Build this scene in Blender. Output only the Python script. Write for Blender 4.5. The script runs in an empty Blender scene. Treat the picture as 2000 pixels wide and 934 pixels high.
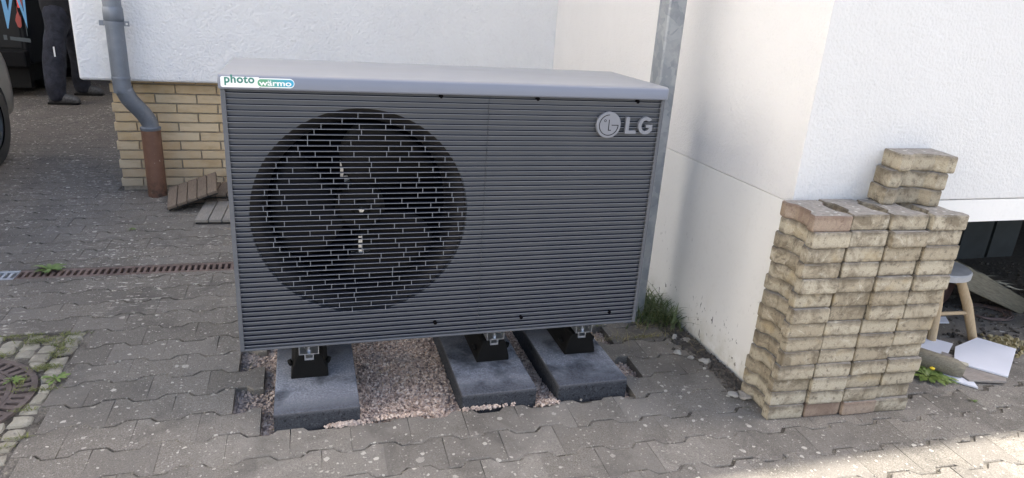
import bpy, bmesh, math, random
import numpy as np
from mathutils import Vector, Matrix, Euler, noise
R = math.radians
random.seed(7)
SC = bpy.context.scene
COL = SC.collection

# ------------------------------------------------------------------ camera, light, exposure
cam_d = bpy.data.cameras.new("camera"); cam = bpy.data.objects.new("camera", cam_d); COL.objects.link(cam)
rx = Vector((0.95837638, -0.27831694, 0.06367415)); ux = Vector((0.03511395, 0.33622742, 0.94112599)); fw = Vector((0.2833403, 0.89971707, -0.33200522))
m3 = Matrix((rx, ux, -fw)).transposed()
cam.matrix_world = Matrix.Translation((0.2282, -2.0580, 1.3697)) @ m3.to_4x4()
cam_d.sensor_width = 36; cam_d.lens = 36*1325.8/2000; cam_d.clip_start = .02; cam_d.clip_end = 3000
SC.camera = cam
SUN_EL, SUN_AZ = R(50), R(3.5)          # azimuth from +X toward +Y
sun_dir = Vector((math.cos(SUN_EL)*math.cos(SUN_AZ), math.cos(SUN_EL)*math.sin(SUN_AZ), math.sin(SUN_EL)))
w = bpy.data.worlds.new("World"); SC.world = w; w.use_nodes = True
nt = w.node_tree; bg = nt.nodes['Background']
sky = nt.nodes.new('ShaderNodeTexSky'); sky.sky_type = 'NISHITA'; sky.sun_disc = False
sky.sun_elevation = SUN_EL; sky.sun_rotation = R(90) - SUN_AZ; sky.air_density = 1.0; sky.dust_density = 4.0; sky.ozone_density = 1.0
nt.links.new(sky.outputs[0], bg.inputs[0]); bg.inputs[1].default_value = .135
sl = bpy.data.lights.new("sun", 'SUN'); sl.energy = 4.6; sl.angle = R(.53); sl.color = (1, .94, .85)
so = bpy.data.objects.new("sun", sl); COL.objects.link(so); so.rotation_euler = sun_dir.to_track_quat('Z', 'Y').to_euler(); so.location = (6, -3, 12)
SC.view_settings.view_transform = 'Standard'; SC.view_settings.look = 'None'; SC.view_settings.gamma = 1; SC.view_settings.exposure = 1.66
SC.cycles.max_bounces = 8; SC.cycles.diffuse_bounces = 5

# ------------------------------------------------------------------ helpers
def tag(o, label=None, cat=None, group=None, kind=None):
    if label: o['label'] = label
    if cat: o['category'] = cat
    if group: o['group'] = group
    if kind: o['kind'] = kind
    return o
def empty(name, loc=(0,0,0), rz=0, label=None, cat=None, group=None):
    o = bpy.data.objects.new(name, None); COL.objects.link(o); o.location = loc; o.rotation_euler = (0,0,rz); o.empty_display_size = .05
    return tag(o, label, cat, group)
def link(name, me, m=None, parent=None, loc=None, rot=None):
    o = bpy.data.objects.new(name, me); COL.objects.link(o)
    if m and not me.materials: me.materials.append(m)
    if parent: o.parent = parent
    if loc is not None: o.location = loc
    if rot is not None: o.rotation_euler = rot
    return o
class MB:
    def __init__(s): s.v = []; s.f = []
    def add(s, vs, fs):
        n = len(s.v); s.v += [tuple(v) for v in vs]; s.f += [tuple(i+n for i in f) for f in fs]; return s
    def box(s, a, b, mtx=None):
        x0,y0,z0 = a; x1,y1,z1 = b
        vs = [(x0,y0,z0),(x1,y0,z0),(x1,y1,z0),(x0,y1,z0),(x0,y0,z1),(x1,y0,z1),(x1,y1,z1),(x0,y1,z1)]
        if mtx is not None: vs = [mtx @ Vector(v) for v in vs]
        return s.add(vs, [(3,2,1,0),(4,5,6,7),(0,1,5,4),(1,2,6,5),(2,3,7,6),(3,0,4,7)])
    def rings(s, rings, close=True, cap=(True, True)):
        n = len(rings[0]); vs = [v for r_ in rings for v in r_]; fs = []
        for i in range(len(rings)-1):
            for j in range(n if close else n-1):
                k = (j+1) % n
                fs.append((i*n+j, i*n+k, (i+1)*n+k, (i+1)*n+j))
        if cap[0]: fs.append(tuple(reversed(range(n))))
        if cap[1]: fs.append(tuple((len(rings)-1)*n+j for j in range(n)))
        return s.add(vs, fs)
    def tube(s, pts, rad, n=12, cap=(True, True)):
        rr = []
        pts = [Vector(p) for p in pts]; up = None
        for i, p in enumerate(pts):
            t = (pts[min(i+1, len(pts)-1)] - pts[max(i-1, 0)]).normalized()
            if up is None:
                up = Vector((0,0,1)) if abs(t.z) < .9 else Vector((0,1,0))
            a = t.cross(up).normalized(); b = a.cross(t).normalized(); up = b
            r_ = rad[i] if isinstance(rad, (list, tuple)) else rad
            rr.append([p + a*(r_*math.cos(2*math.pi*k/n)) + b*(r_*math.sin(2*math.pi*k/n)) for k in range(n)])
        return s.rings(rr, True, cap)
    def prism(s, poly, z0, z1, mtx=None, bevel=0):
        if bevel:
            r0 = [(x,y,z0) for x,y in poly]; r1 = [(x,y,z1-bevel) for x,y in poly]; ins = inset(poly, bevel); r2 = [(x,y,z1) for x,y in ins]; rs = [r0,r1,r2]
        else: rs = [[(x,y,z0) for x,y in poly], [(x,y,z1) for x,y in poly]]
        if mtx is not None: rs = [[mtx @ Vector(v) for v in r_] for r_ in rs]
        return s.rings(rs)
    def mesh(s, name, smooth=False):
        me = bpy.data.meshes.new(name); me.from_pydata(s.v, [], s.f)
        if smooth: me.polygons.foreach_set('use_smooth', [True]*len(me.polygons))
        me.update(); return me
    def build(s, name, m, parent=None, smooth=False, loc=None, rot=None, fix=True):
        me = s.mesh(name, smooth)
        if fix:
            bm = bmesh.new(); bm.from_mesh(me); bmesh.ops.recalc_face_normals(bm, faces=bm.faces); bm.to_mesh(me); bm.free()
        return link(name, me, m, parent, loc, rot)
def inset(poly, d):
    n = len(poly); out = []; A = sum(poly[i][0]*poly[(i+1)%n][1]-poly[(i+1)%n][0]*poly[i][1] for i in range(n)); sg = 1 if A > 0 else -1
    for i in range(n):
        p0 = Vector(poly[i-1]); p1 = Vector(poly[i]); p2 = Vector(poly[(i+1)%n])
        e1 = (p1-p0); e2 = (p2-p1)
        if e1.length < 1e-6 or e2.length < 1e-6: out.append(tuple(p1)); continue
        e1.normalize(); e2.normalize()
        n1 = Vector((-e1.y, e1.x))*sg; n2 = Vector((-e2.y, e2.x))*sg
        b = n1+n2
        if b.length < 1e-4: b = n1
        b = b.normalized(); k = d/max(.35, b.dot(n1)); out.append((p1.x+b.x*k, p1.y+b.y*k))
    return out
def bevel_mod(o, wd, seg=2, ang=35):
    b = o.modifiers.new('bevel', 'BEVEL'); b.width = wd; b.segments = seg; b.limit_method = 'ANGLE'; b.angle_limit = R(ang)
    return o
def shade(o, ang=35):
    me = o.data; me.polygons.foreach_set('use_smooth', [True]*len(me.polygons))
    try: me.set_sharp_from_angle(angle=R(ang))
    except Exception: pass
    return o
def bake(o):
    dg = bpy.context.evaluated_depsgraph_get(); me = bpy.data.meshes.new_from_object(o.evaluated_get(dg)); o.modifiers.clear(); o.data = me; return o

# ------------------------------------------------------------------ materials
class NT:
    def __init__(s, name):
        s.m = bpy.data.materials.new(name); s.m.use_nodes = True; s.t = s.m.node_tree; s.p = s.t.nodes['Principled BSDF']; s.n = s.t.nodes; s.l = s.t.links
        s.geo = None; s.tc = None
    def pos(s, mode='world'):
        if mode == 'world':
            if not s.geo: s.geo = s.n.new('ShaderNodeNewGeometry')
            return s.geo.outputs['Position']
        if not s.tc:
            s.tc = s.n.new('ShaderNodeTexCoord'); s.oi = s.n.new('ShaderNodeObjectInfo'); a = s.n.new('ShaderNodeVectorMath'); a.operation = 'MULTIPLY_ADD'
            a.inputs[1].default_value = (1,1,1)
            b = s.n.new('ShaderNodeVectorMath'); b.operation = 'SCALE'; b.inputs[0].default_value = (13.1, 7.7, 5.3); s.l.new(s.oi.outputs['Random'], b.inputs['Scale'])
            s.l.new(s.tc.outputs['Object'], a.inputs[0]); s.l.new(b.outputs[0], a.inputs[2]); s.ov = a.outputs[0]
        return s.ov
    def rnd(s):
        s.pos('obj'); return s.oi.outputs['Random']
    def noise(s, scale, detail=4, rough=.55, mode='world', vec=None, dist=0):
        n = s.n.new('ShaderNodeTexNoise'); n.inputs['Scale'].default_value = scale; n.inputs['Detail'].default_value = detail; n.inputs['Roughness'].default_value = rough; n.inputs['Distortion'].default_value = dist
        s.l.new(vec if vec is not None else s.pos(mode), n.inputs['Vector']); return n.outputs['Fac']
    def voro(s, scale, mode='world', feature='F1', out='Distance', rand=1, vec=None):
        n = s.n.new('ShaderNodeTexVoronoi'); n.feature = feature; n.inputs['Scale'].default_value = scale; n.inputs['Randomness'].default_value = rand
        s.l.new(vec if vec is not None else s.pos(mode), n.inputs['Vector']); return n.outputs[out]
    def scalev(s, sc, mode='world'):
        n = s.n.new('ShaderNodeVectorMath'); n.operation = 'MULTIPLY'; n.inputs[1].default_value = sc; s.l.new(s.pos(mode), n.inputs[0]); return n.outputs[0]
    def warp(s, scale, amt, mode='world'):
        n = s.n.new('ShaderNodeTexNoise'); n.inputs['Scale'].default_value = scale; s.l.new(s.pos(mode), n.inputs['Vector'])
        a = s.n.new('ShaderNodeVectorMath'); a.operation = 'MULTIPLY_ADD'; a.inputs[1].default_value = (amt,)*3; s.l.new(n.outputs['Color'], a.inputs[0]); s.l.new(s.pos(mode), a.inputs[2]); return a.outputs[0]
    def math(s, op, a, b=None, clamp=False):
        n = s.n.new('ShaderNodeMath'); n.operation = op; n.use_clamp = clamp
        for i, x in enumerate((a, b)):
            if x is None: continue
            if isinstance(x, (int, float)): n.inputs[i].default_value = x
            else: s.l.new(x, n.inputs[i])
        return n.outputs[0]
    def mr(s, v, a, b, c=0, d=1):
        n = s.n.new('ShaderNodeMapRange'); n.clamp = True
        for k, x in zip(('From Min','From Max','To Min','To Max'), (a,b,c,d)): n.inputs[k].default_value = x
        s.l.new(v, n.inputs['Value']); return n.outputs[0]
    def mix(s, f, a, b, mode='MIX'):
        n = s.n.new('ShaderNodeMix'); n.data_type = 'RGBA'; n.blend_type = mode; n.clamp_factor = True
        if isinstance(f, (int, float)): n.inputs['Factor'].default_value = f
        else: s.l.new(f, n.inputs['Factor'])
        for i, x in ((6, a), (7, b)):
            if isinstance(x, tuple): n.inputs[i].default_value = (*x, 1)
            else: s.l.new(x, n.inputs[i])
        return n.outputs[2]
    def sep(s, v):
        n = s.n.new('ShaderNodeSeparateXYZ'); s.l.new(v, n.inputs[0]); return n.outputs
    def nz(s):
        if not s.geo: s.geo = s.n.new('ShaderNodeNewGeometry')
        return s.sep(s.geo.outputs['True Normal'])[2]
    def col(s, c):
        if isinstance(c, tuple): s.p.inputs['Base Color'].default_value = (*c, 1)
        else: s.l.new(c, s.p.inputs['Base Color'])
        return s
    def rough(s, r_):
        if isinstance(r_, (int, float)): s.p.inputs['Roughness'].default_value = r_
        else: s.l.new(r_, s.p.inputs['Roughness'])
        return s
    def metal(s, v): s.p.inputs['Metallic'].default_value = v; return s
    def spec(s, v): s.p.inputs['Specular IOR Level'].default_value = v; return s
    def bump(s, h, strength=.5, dist=.002):
        b = s.n.new('ShaderNodeBump'); b.inputs['Strength'].default_value = strength; b.inputs['Distance'].default_value = dist
        s.l.new(h, b.inputs['Height'])
        if s.p.inputs['Normal'].is_linked: s.l.new(s.p.inputs['Normal'].links[0].from_socket, b.inputs['Normal'])
        s.l.new(b.outputs[0], s.p.inputs['Normal']); return s

def plain(name, c, rough=.6, var=.12, vs=20, metal=0, bs=0, bd=.001, bst=.4, mode='obj', spec=.5):
    k = NT(name); n = k.noise(vs, 5, mode=mode)
    k.col(k.mix(k.mr(n, .3, .7), tuple(x*(1-var) for x in c), tuple(min(1, x*(1+var)) for x in c)))
    k.rough(k.mr(n, .3, .7, max(0, rough-.07), min(1, rough+.07))); k.metal(metal); k.spec(spec)
    if bs: k.bump(k.noise(bs, 4, mode=mode), bst, bd)
    return k.m

# --- ground pavers: weathered grey concrete with lichen spots
def ground_mat(name, joint=False):
    k = NT(name)
    big = k.noise(1.1, 3); mid = k.noise(7, 5, .6); fine = k.noise(260, 3, .7); grit = k.voro(230, out='Color')
    gs = k.sep(grit)[0]
    X, Y, Z = k.sep(k.pos())
    base = k.mix(k.mr(big, .35, .65), (.150,.132,.108), (.225,.202,.168))
    base = k.mix(k.mr(mid, .3, .7), base, (.175,.162,.143) if not joint else (.10,.088,.072))
    base = k.mix(.62, base, k.mix(k.mr(fine, .32, .68), (.047,.043,.037), (.41,.38,.33)))
    base = k.mix(k.mr(gs, .8, 1, 0, .35), base, (.42,.40,.37))
    base = k.mix(k.mr(gs, .0, .16, .4, 0), base, (.04,.038,.037))
    # dustier, lighter concrete around the freshly opened pit
    d1 = k.math('ABSOLUTE', k.math('SUBTRACT', X, .75)); d2 = k.math('ABSOLUTE', k.math('ADD', Y, .25))
    dm = k.math('MULTIPLY', k.mr(d1, .5, 1.5, 1, 0), k.mr(d2, .12, .75, 1, 0))
    dust = k.math('MULTIPLY', dm, k.mr(k.noise(3.2, 5, .6), .32, .66))
    base = k.mix(k.math('MULTIPLY', dust, .6), base, (.31,.292,.262))
    base = k.mix(k.math('MULTIPLY', k.mr(k.math('ADD', X, k.math('MULTIPLY', mid, .5)), .35, -.35), .36), base, (.10,.089,.078))
    base = k.mix(k.math('MULTIPLY', k.math('MULTIPLY', k.mr(X, 1.3, 1.7), k.mr(Y, -.2, .1)), .45), base, (.19,.165,.135))
    # darker driveway far left
    far = k.math('MULTIPLY', k.mr(Y, 2.3, 4.5), .62)
    base = k.mix(far, base, (.068,.054,.046))
    if not joint:
        if not name.endswith('far'):
            tone = k.rnd(); base = k.mix(k.mr(tone, 0, 1, 0, .42), base, (.09,.083,.074)); base = k.mix(k.math('MULTIPLY', k.mr(k.math('FRACT', k.math('MULTIPLY', tone, 7.3)), .55, 1), .28), base, (.23,.215,.195))
        base = k.mix(k.math('MULTIPLY', k.mr(k.noise(3.4, 5, .65, dist=.5), .50, .64), .4), base, (.065,.060,.053))
        # lichen, round pale blots of three sizes
        wv = k.warp(75, .016)
        tot = None
        for sc, th, keep, st in ((13, .17, .60, .9), (27, .26, .62, .85), (62, .34, .66, .75), (130, .36, .72, .6)):
            n = k.n.new('ShaderNodeTexVoronoi'); n.inputs['Scale'].default_value = sc
            k.l.new(wv, n.inputs['Vector'])
            cc = k.n.new('ShaderNodeSeparateColor'); k.l.new(n.outputs['Color'], cc.inputs[0])
            size = k.math('MULTIPLY', k.mr(cc.outputs[0], keep, 1, 0, 1), th)
            mask = k.math('LESS_THAN', n.outputs['Distance'], size)
            mask = k.math('MULTIPLY', mask, k.math('MULTIPLY', k.mr(cc.outputs[1], 0, 1, .35, 1), st))
            tot = mask if tot is None else k.math('MAXIMUM', tot, mask)
        tot = k.math('MULTIPLY', tot, k.mr(k.noise(1.6, 3), .30, .50, .5, 1))
        fl_ = k.mr(k.noise(34, 5, .65, vec=k.scalev((.6,1.6,1))), .585, .62); tot = k.math('MAXIMUM', tot, k.math('MULTIPLY', fl_, k.math('MULTIPLY', k.mr(Y, .3, 1.1), k.mr(k.noise(2.2, 2), .45, .6, .1, .75))))
        tot = k.math('MULTIPLY', tot, k.mr(fine, .22, .5, .55, 1))
        base = k.mix(tot, base, (.60,.57,.50))
        k.bump(k.noise(330, 3, .7), .5, .0022); k.bump(k.noise(22, 4, .6), .6, .004)
    else:
        dark = k.mr(k.noise(6, 6, .7), .44, .56, 0, 1)
        base = k.mix(k.math('MULTIPLY', dark, .8), base, (.026,.022,.017))
        base = k.mix(k.math('MULTIPLY', k.mr(k.noise(48, 3), .6, .68), .7), base, (.34,.31,.24))
        base = k.mix(k.math('MULTIPLY', k.mr(k.noise(5, 5, .7), .62, .7), .75), base, (.07,.085,.025))
        k.bump(k.noise(180, 4, .7), .8, .004)
    k.col(base).rough(.92).spec(.25)
    return k.m
M = {}
M['paver'] = ground_mat('weathered_paver')
M['paver_far'] = ground_mat('weathered_paver_far')
M['joint'] = ground_mat('joint_sand', True)

def stucco(name, c, sc=85, bd=.004, stains=False, warm=None):
    k = NT(name); v = k.voro(sc, feature='SMOOTH_F1', vec=k.warp(40, .012)); n = k.noise(sc*1.7, 5, .65); n2 = k.noise(14, 4)
    h = k.math('ADD', k.math('MULTIPLY', v, .7), k.math('MULTIPLY', n, .8)); h = k.math('ADD', h, k.math('MULTIPLY', k.mr(n2, .35, .65), .35))
    base = k.mix(k.mr(k.noise(2.5, 4), .3, .7), tuple(x*.965 for x in c), c)
    base = k.mix(k.math('MULTIPLY', k.mr(h, .55, .8, 1, 0), .10), base, tuple(x*.7 for x in c))
    X, Y, Z = k.sep(k.pos())
    if stains:
        st = k.mr(k.noise(55, 3, .6, vec=k.scalev((1,1,.5))), .63, .66)
        st = k.math('MULTIPLY', st, k.mr(Z, .10, .50, 1, 0)); st = k.math('MULTIPLY', st, k.mr(k.noise(5, 3), .50, .56))
        base = k.mix(k.math('MULTIPLY', st, .85), base, (.03,.028,.02))
        base = k.mix(k.math('MULTIPLY', k.math('MULTIPLY', k.mr(Z, 0, .14, 1, 0), k.mr(k.noise(18, 5, .65), .35, .65)), .55), base, (.42,.39,.28))
        base = k.mix(k.math('MULTIPLY', k.mr(k.noise(6, 5, .7, vec=k.scalev((1,1,.25))), .55, .75), .16), base, (.55,.50,.40))
    k.col(base).rough(.9).spec(.2); k.bump(h, .7, bd); return k.m
M['stucco'] = stucco('white_stucco', (.84,.845,.85), 62, .010)
M['stucco_dimmed'] = stucco('wing_stucco_dimmed', (.70,.70,.69), 90, .0042)  # same white paint, darkened where bounced light makes the front face too bright
M['stucco_fine'] = stucco('fine_stucco', (.81,.80,.785), 120, .0045)
M['plinth'] = stucco('smooth_plinth', (.81,.805,.78), 60, .0006, True)

def brick_mat():
    k = NT('yellow_clinker'); t = k.rnd(); n = k.noise(14, 4, mode='obj')
    c = k.mix(t, (.54,.385,.20), (.64,.51,.33)); c = k.mix(k.math('MULTIPLY', k.mr(k.math('FRACT', k.math('MULTIPLY', t, 5.7)), .5, 1), .8), c, (.50,.335,.165))
    c = k.mix(k.mr(n, .35, .7, 0, .5), c, (.62,.53,.38)); c = k.mix(k.mr(k.noise(9, 3, mode='obj', vec=k.scalev((1,1,2.5), 'obj')), .52, .72, 0, .45), c, (.37,.25,.13))
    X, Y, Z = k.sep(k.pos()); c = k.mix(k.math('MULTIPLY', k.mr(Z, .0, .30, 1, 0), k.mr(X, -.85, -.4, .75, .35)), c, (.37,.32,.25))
    c = k.mix(k.mr(k.noise(300, 2), .62, .75, 0, .3), c, (.25,.18,.1))
    k.col(c).rough(.6).bump(k.noise(120, 4), .35, .0015); return k.m
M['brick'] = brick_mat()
M['mortar'] = plain('mortar', (.33,.29,.235), .95, .2, 60, bs=200, bd=.003, mode='world')

def stack_paver_mat(red_=False):
    k = NT('reddish_dug_up_paver' if red_ else 'dug_up_paver'); t = k.rnd()
    n1 = k.noise(16, 6, .7, mode='obj', dist=.6); n2 = k.noise(55, 4, .65, mode='obj'); fine = k.noise(330, 2, .7, mode='obj')
    side = k.mix(t, (.40,.345,.25), (.55,.50,.39))
    t2 = k.math('FRACT', k.math('MULTIPLY', t, 3.31)); n1s = k.math('SUBTRACT', n1, k.math('MULTIPLY', t2, .11)); side = k.mix(k.mr(n1s, .43, .60, 0, .85), side, (.20,.165,.115)); side = k.mix(k.mr(n2, .56, .68, 0, .7), side, (.12,.10,.075))
    side = k.mix(k.mr(k.noise(11, 5, .75, mode='obj', dist=1.2), .56, .66, 0, .75), side, (.62,.57,.46))
    side = k.mix(k.mr(k.noise(7, 3, mode='obj'), .6, .7, 0, .5), side, (.46,.36,.20))
    ob = k.sep(k.tc.outputs['Object'])
    edge = k.math('MULTIPLY', k.mr(ob[2], .034, .053), k.mr(n1, .26, .52)); side = k.mix(k.math('MULTIPLY', edge, .8), side, (.10,.083,.065))
    edge2 = k.math('MULTIPLY', k.mr(ob[2], .014, 0), k.mr(n2, .32, .55)); side = k.mix(k.math('MULTIPLY', edge2, .55), side, (.10,.083,.065))
    side = k.mix(.5 if red_ else 0.0, side, (.30,.19,.155))
    side = k.mix(k.mr(fine, .3, .7, .35, 0), side, (.10,.085,.065))
    top = k.mix(k.mr(n2, .3, .7), (.20,.185,.165), (.33,.31,.28))
    v = k.voro(34, mode='obj', vec=k.warp(60, .012, 'obj')); top = k.mix(k.mr(v, .16, .22, .8, 0), top, (.5,.5,.45))
    up = k.mr(k.nz(), .55, .75); c = k.mix(up, side, top)
    k.col(c).rough(.93).spec(.2); k.bump(k.noise(150, 5, .7, mode='obj'), .7, .004); k.bump(n1, .5, .008); return k.m
M['stack'] = stack_paver_mat(); M['stack_red'] = stack_paver_mat(True)

def unit_mat(name, c, rough=.42, fl=.0, metal=.0):
    k = NT(name); n = k.noise(5, 5, .6); f = k.noise(500, 2)
    k.col(k.mix(k.math('MULTIPLY', k.mr(n, .4, .75), .10), c, (.30,.28,.25)) ).rough(k.mr(n, .3, .7, rough-.05, rough+.1)).metal(metal); k.bump(f, .12, .0004); return k.m
M['unit'] = unit_mat('slate_grey_coated_sheet', (.078,.087,.104), .5)
M['unit_lid'] = plain('grey_coated_lid', (.19,.208,.25), .30, .03, 3, mode='world', spec=.7)
M['slat'] = unit_mat('louver_plastic', (.16,.175,.205), .40)
M['slat_shade'] = plain('painted_louver_shade', (.010,.012,.022), .85, .1, spec=.1)  # near-black colour painting the shade line above each louvre
def lid_mat():
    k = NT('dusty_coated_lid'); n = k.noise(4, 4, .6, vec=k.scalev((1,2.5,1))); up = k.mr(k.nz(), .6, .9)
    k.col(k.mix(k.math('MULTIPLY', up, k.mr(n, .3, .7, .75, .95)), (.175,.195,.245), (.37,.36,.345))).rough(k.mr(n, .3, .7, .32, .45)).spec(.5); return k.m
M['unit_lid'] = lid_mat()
M['badge'] = unit_mat('grey_badge', (.20,.215,.25), .4, metal=.2)
M['unit_dark'] = plain('dark_cavity_metal', (.004,.004,.005), .9, .2, 10, spec=.05)
M['fan'] = plain('fan_plastic', (.006,.006,.0055), .55, .2, 12, spec=.2)
M['fan_ring'] = plain('fan_shroud_plastic', (.018,.018,.019), .5, .2, 12, spec=.35)
M['alu'] = plain('bright_aluminium', (.62,.64,.67), .32, .12, 50, metal=.9)
M['rubber'] = plain('black_rubber', (.006,.006,.006), .7, .35, 25, bs=220, bd=.002, spec=.2)
M['tyre'] = plain('tyre_rubber', (.018,.018,.019), .75, .2, 30)
M['sticker_white'] = plain('white_sticker', (.82,.84,.84), .4, .02, 20)
M['green_ink'] = plain('green_ink', (.03,.19,.15), .5, .05)
def grad_ink():
    k = NT('green_to_blue_ink'); X, Y, Z = k.sep(k.pos()); k.col(k.mix(k.mr(X, .12, .205), (.10,.33,.19), (.02,.35,.62))).rough(.5); return k.m
M['grad_ink'] = grad_ink()

def galv():
    k = NT('galvanised_steel'); v = k.voro(38, out='Color', vec=k.warp(14, .06)); s_ = k.sep(v)[0]
    X, Y, Z = k.sep(k.pos())
    c = k.mix(s_, (.24,.265,.29), (.37,.39,.41)); c = k.mix(k.mr(k.noise(9, 4), .5, .7, 0, .6), c, (.48,.49,.49))
    c = k.mix(k.mr(k.noise(4, 3), .55, .7, 0, .4), c, (.27,.29,.31))
    k.col(c).rough(k.mr(s_, 0, 1, .45, .62)).metal(.35); return k.m
M['galv'] = galv()
def zinc():
    k = NT('zinc_pipe'); n = k.noise(9, 5, .6); 
    c = k.mix(k.mr(n, .3, .7), (.17,.195,.235), (.225,.25,.29)); c = k.mix(k.mr(k.noise(120, 3), .69, .73, 0, .7), c, (.5,.52,.55)); c = k.mix(k.mr(k.noise(12, 4, vec=k.scalev((3,3,.6))), .55, .75, 0, .35), c, (.12,.14,.17))
    k.col(c).rough(.5).metal(.45); return k.m
M['zinc'] = zinc()
def brownpipe():
    k = NT('brown_standpipe_paint'); X, Y, Z = k.sep(k.pos()); n = k.noise(14, 6, .7)
    c = k.mix(k.mr(n, .3, .7), (.135,.068,.043), (.185,.098,.065)); c = k.mix(k.math('MULTIPLY', k.mr(Z, .16, .0), k.mr(k.noise(30, 5, .7), .4, .6)), c, (.06,.035,.025)); c = k.mix(k.mr(k.noise(70, 2), .71, .75), c, (.4,.33,.27))
    k.col(c).rough(.62).bump(n, .3, .003); return k.m
M['brownpipe'] = brownpipe()
def slab_mat():
    k = NT('anthracite_kerb_concrete'); X, Y, Z = k.sep(k.pos()); f = k.noise(240, 3, .7); g = k.sep(k.voro(150, out='Color'))[0]
    c = k.mix(k.mr(f, .3, .7), (.018,.021,.026), (.062,.068,.080)); c = k.mix(k.mr(g, .86, .95, 0, .3), c, (.12,.12,.13))
    c = k.mix(k.mr(k.noise(80, 2, .5), .61, .65, 0, .8), c, (.012,.013,.015))
    up = k.mr(k.nz(), .5, .9)
    d = k.math('MULTIPLY', k.mr(k.math('ABSOLUTE', k.math('SUBTRACT', Y, .15)), .07, .22, 1, 0), k.math('MULTIPLY', k.mr(k.noise(6, 4, .6), .36, .50), k.mr(k.noise(130, 4, .75), .36, .60, .6, 1))); dd = k.math('MULTIPLY', k.math('MULTIPLY', d, up), .85)
    c = k.mix(dd, c, (.52,.55,.62)); c = k.mix(k.math('MULTIPLY', k.math('MULTIPLY', up, .75), k.mr(k.noise(160, 4, .75), .35, .62)), c, (.125,.14,.175))
    c = k.mix(k.math('MULTIPLY', k.mr(Z, .045, .061), k.math('MULTIPLY', k.math('SUBTRACT', 1, up), .4)), c, (.2,.2,.22))
    k.col(c).rough(.88).spec(.3); k.bump(f, .6, .003); return k.m
M['slab'] = slab_mat()
def gravel_mat():
    k = NT('pink_granite_chips'); c0 = k.voro(110, out='Color'); s_ = k.sep(c0)
    c = k.mix(s_[0], (.36,.275,.22), (.60,.48,.40)); c = k.mix(k.mr(s_[1], .72, .8, 0, .8), c, (.17,.13,.12)); c = k.mix(k.mr(s_[2], .7, .9, 0, .7), c, (.74,.65,.57))
    X, Y, Z = k.sep(k.pos()); c = k.mix(k.math('MULTIPLY', k.mr(X, .075, .0, 0, 1), .7), c, (.20,.185,.18))
    c = k.mix(k.mr(k.noise(4, 4), .56, .7, 0, .5), c, (.40,.36,.34))
    k.col(c).rough(.85); return k.m
M['gravel'] = gravel_mat()
M['grit'] = plain('dark_grit', (.085,.075,.065), .95, .5, 60, bs=150, bd=.006, bst=.9, mode='world')
def wood(name, a, b, sc=(3, 3, 60), mode='obj'):
    k = NT(name); n = k.noise(6, 6, .7, vec=k.scalev(sc, mode), dist=.4); n2 = k.noise(9, 4, mode=mode)
    c = k.mix(k.mr(n, .3, .7), a, b); c = k.mix(k.mr(n2, .55, .75, 0, .4), c, tuple(x*.6 for x in a)); k.col(c).rough(.75).bump(n, .45, .003); return k.m
M['deck'] = wood('greyed_brown_deck_board', (.10,.075,.055), (.24,.19,.145), (60, 3, 60))
M['deck_grey'] = wood('silver_grey_deck_board', (.16,.15,.135), (.32,.30,.27), (60, 3, 60))
M['black_plastic'] = plain('black_plastic_grid', (.012,.012,.012), .5, .2)
M['stool_leg'] = wood('pine_stool_leg', (.42,.30,.17), (.56,.43,.27), (40, 40, 3))
M['stool_seat'] = plain('scuffed_grey_paint', (.44,.44,.44), .55, .18, 14)
M['board_white'] = plain('white_laminate', (.68,.70,.76), .45, .04, 6)
M['board_grey'] = wood('grey_brown_board', (.23,.20,.175), (.34,.31,.28), (4, 50, 50))
M['beam'] = wood('old_grey_timber', (.12,.105,.075), (.27,.245,.18), (3, 30, 30))
M['splinter'] = plain('fresh_splinter_wood', (.45,.42,.33), .8, .2, 40)
M['cable'] = plain('brown_cable', (.14,.10,.09), .5, .2)
M['pot'] = plain('brown_pot', (.075,.04,.035), .5, .2)
M['recess'] = plain('dark_recess_panel', (.045,.052,.055), .8, .4, 5, mode='world')
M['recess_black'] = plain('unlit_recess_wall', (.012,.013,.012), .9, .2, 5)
M['pale_wall'] = plain('pale_render', (.48,.50,.46), .9, .15, 12, bs=90, bd=.002)
def iron(name, a, b):
    k = NT(name); n = k.noise(30, 6, .7); c = k.mix(k.mr(n, .35, .65), a, b); c = k.mix(k.mr(k.noise(6, 4), .45, .7, 0, .6), c, tuple(x*.6 for x in a)); k.col(c).rough(.8).metal(.1).bump(k.noise(160, 4), .6, .002); return k.m
M['rust'] = iron('rusty_cast_iron', (.115,.080,.068), (.20,.148,.128))
M['ring'] = iron('brown_cast_iron', (.085,.066,.060), (.16,.128,.115))
M['galv_grate'] = plain('galvanised_grate', (.36,.38,.40), .55, .15, 40, metal=.3)
M['pit_dark'] = plain('pit_bottom', (.015,.014,.012), .95)
def granite():
    k = NT('granite_sett'); t = k.rnd(); f = k.noise(300, 3, .7); n = k.noise(24, 5, .65)
    c = k.mix(t, (.25,.23,.18), (.37,.35,.29)); c = k.mix(k.mr(f, .3, .7, .5, 0), c, (.13,.12,.10)); c = k.mix(k.mr(n, .5, .7, 0, .6), c, (.42,.40,.34)); c = k.mix(k.mr(k.noise(5, 3), .5, .7, 0, .5), c, (.28,.26,.19))
    k.col(c).rough(.85).bump(f, .5, .003).bump(n, .8, .008); return k.m
M['sett'] = granite()
def leaf(name, a, b):
    k = NT(name); n = k.noise(40, 3); c = k.mix(k.mr(n, .3, .7), a, b); k.col(c).rough(.55)
    k.p.inputs['Subsurface Weight'].default_value = 0
    return k.m
M['grass'] = leaf('grass_blades', (.05,.075,.022), (.15,.19,.07))
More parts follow.
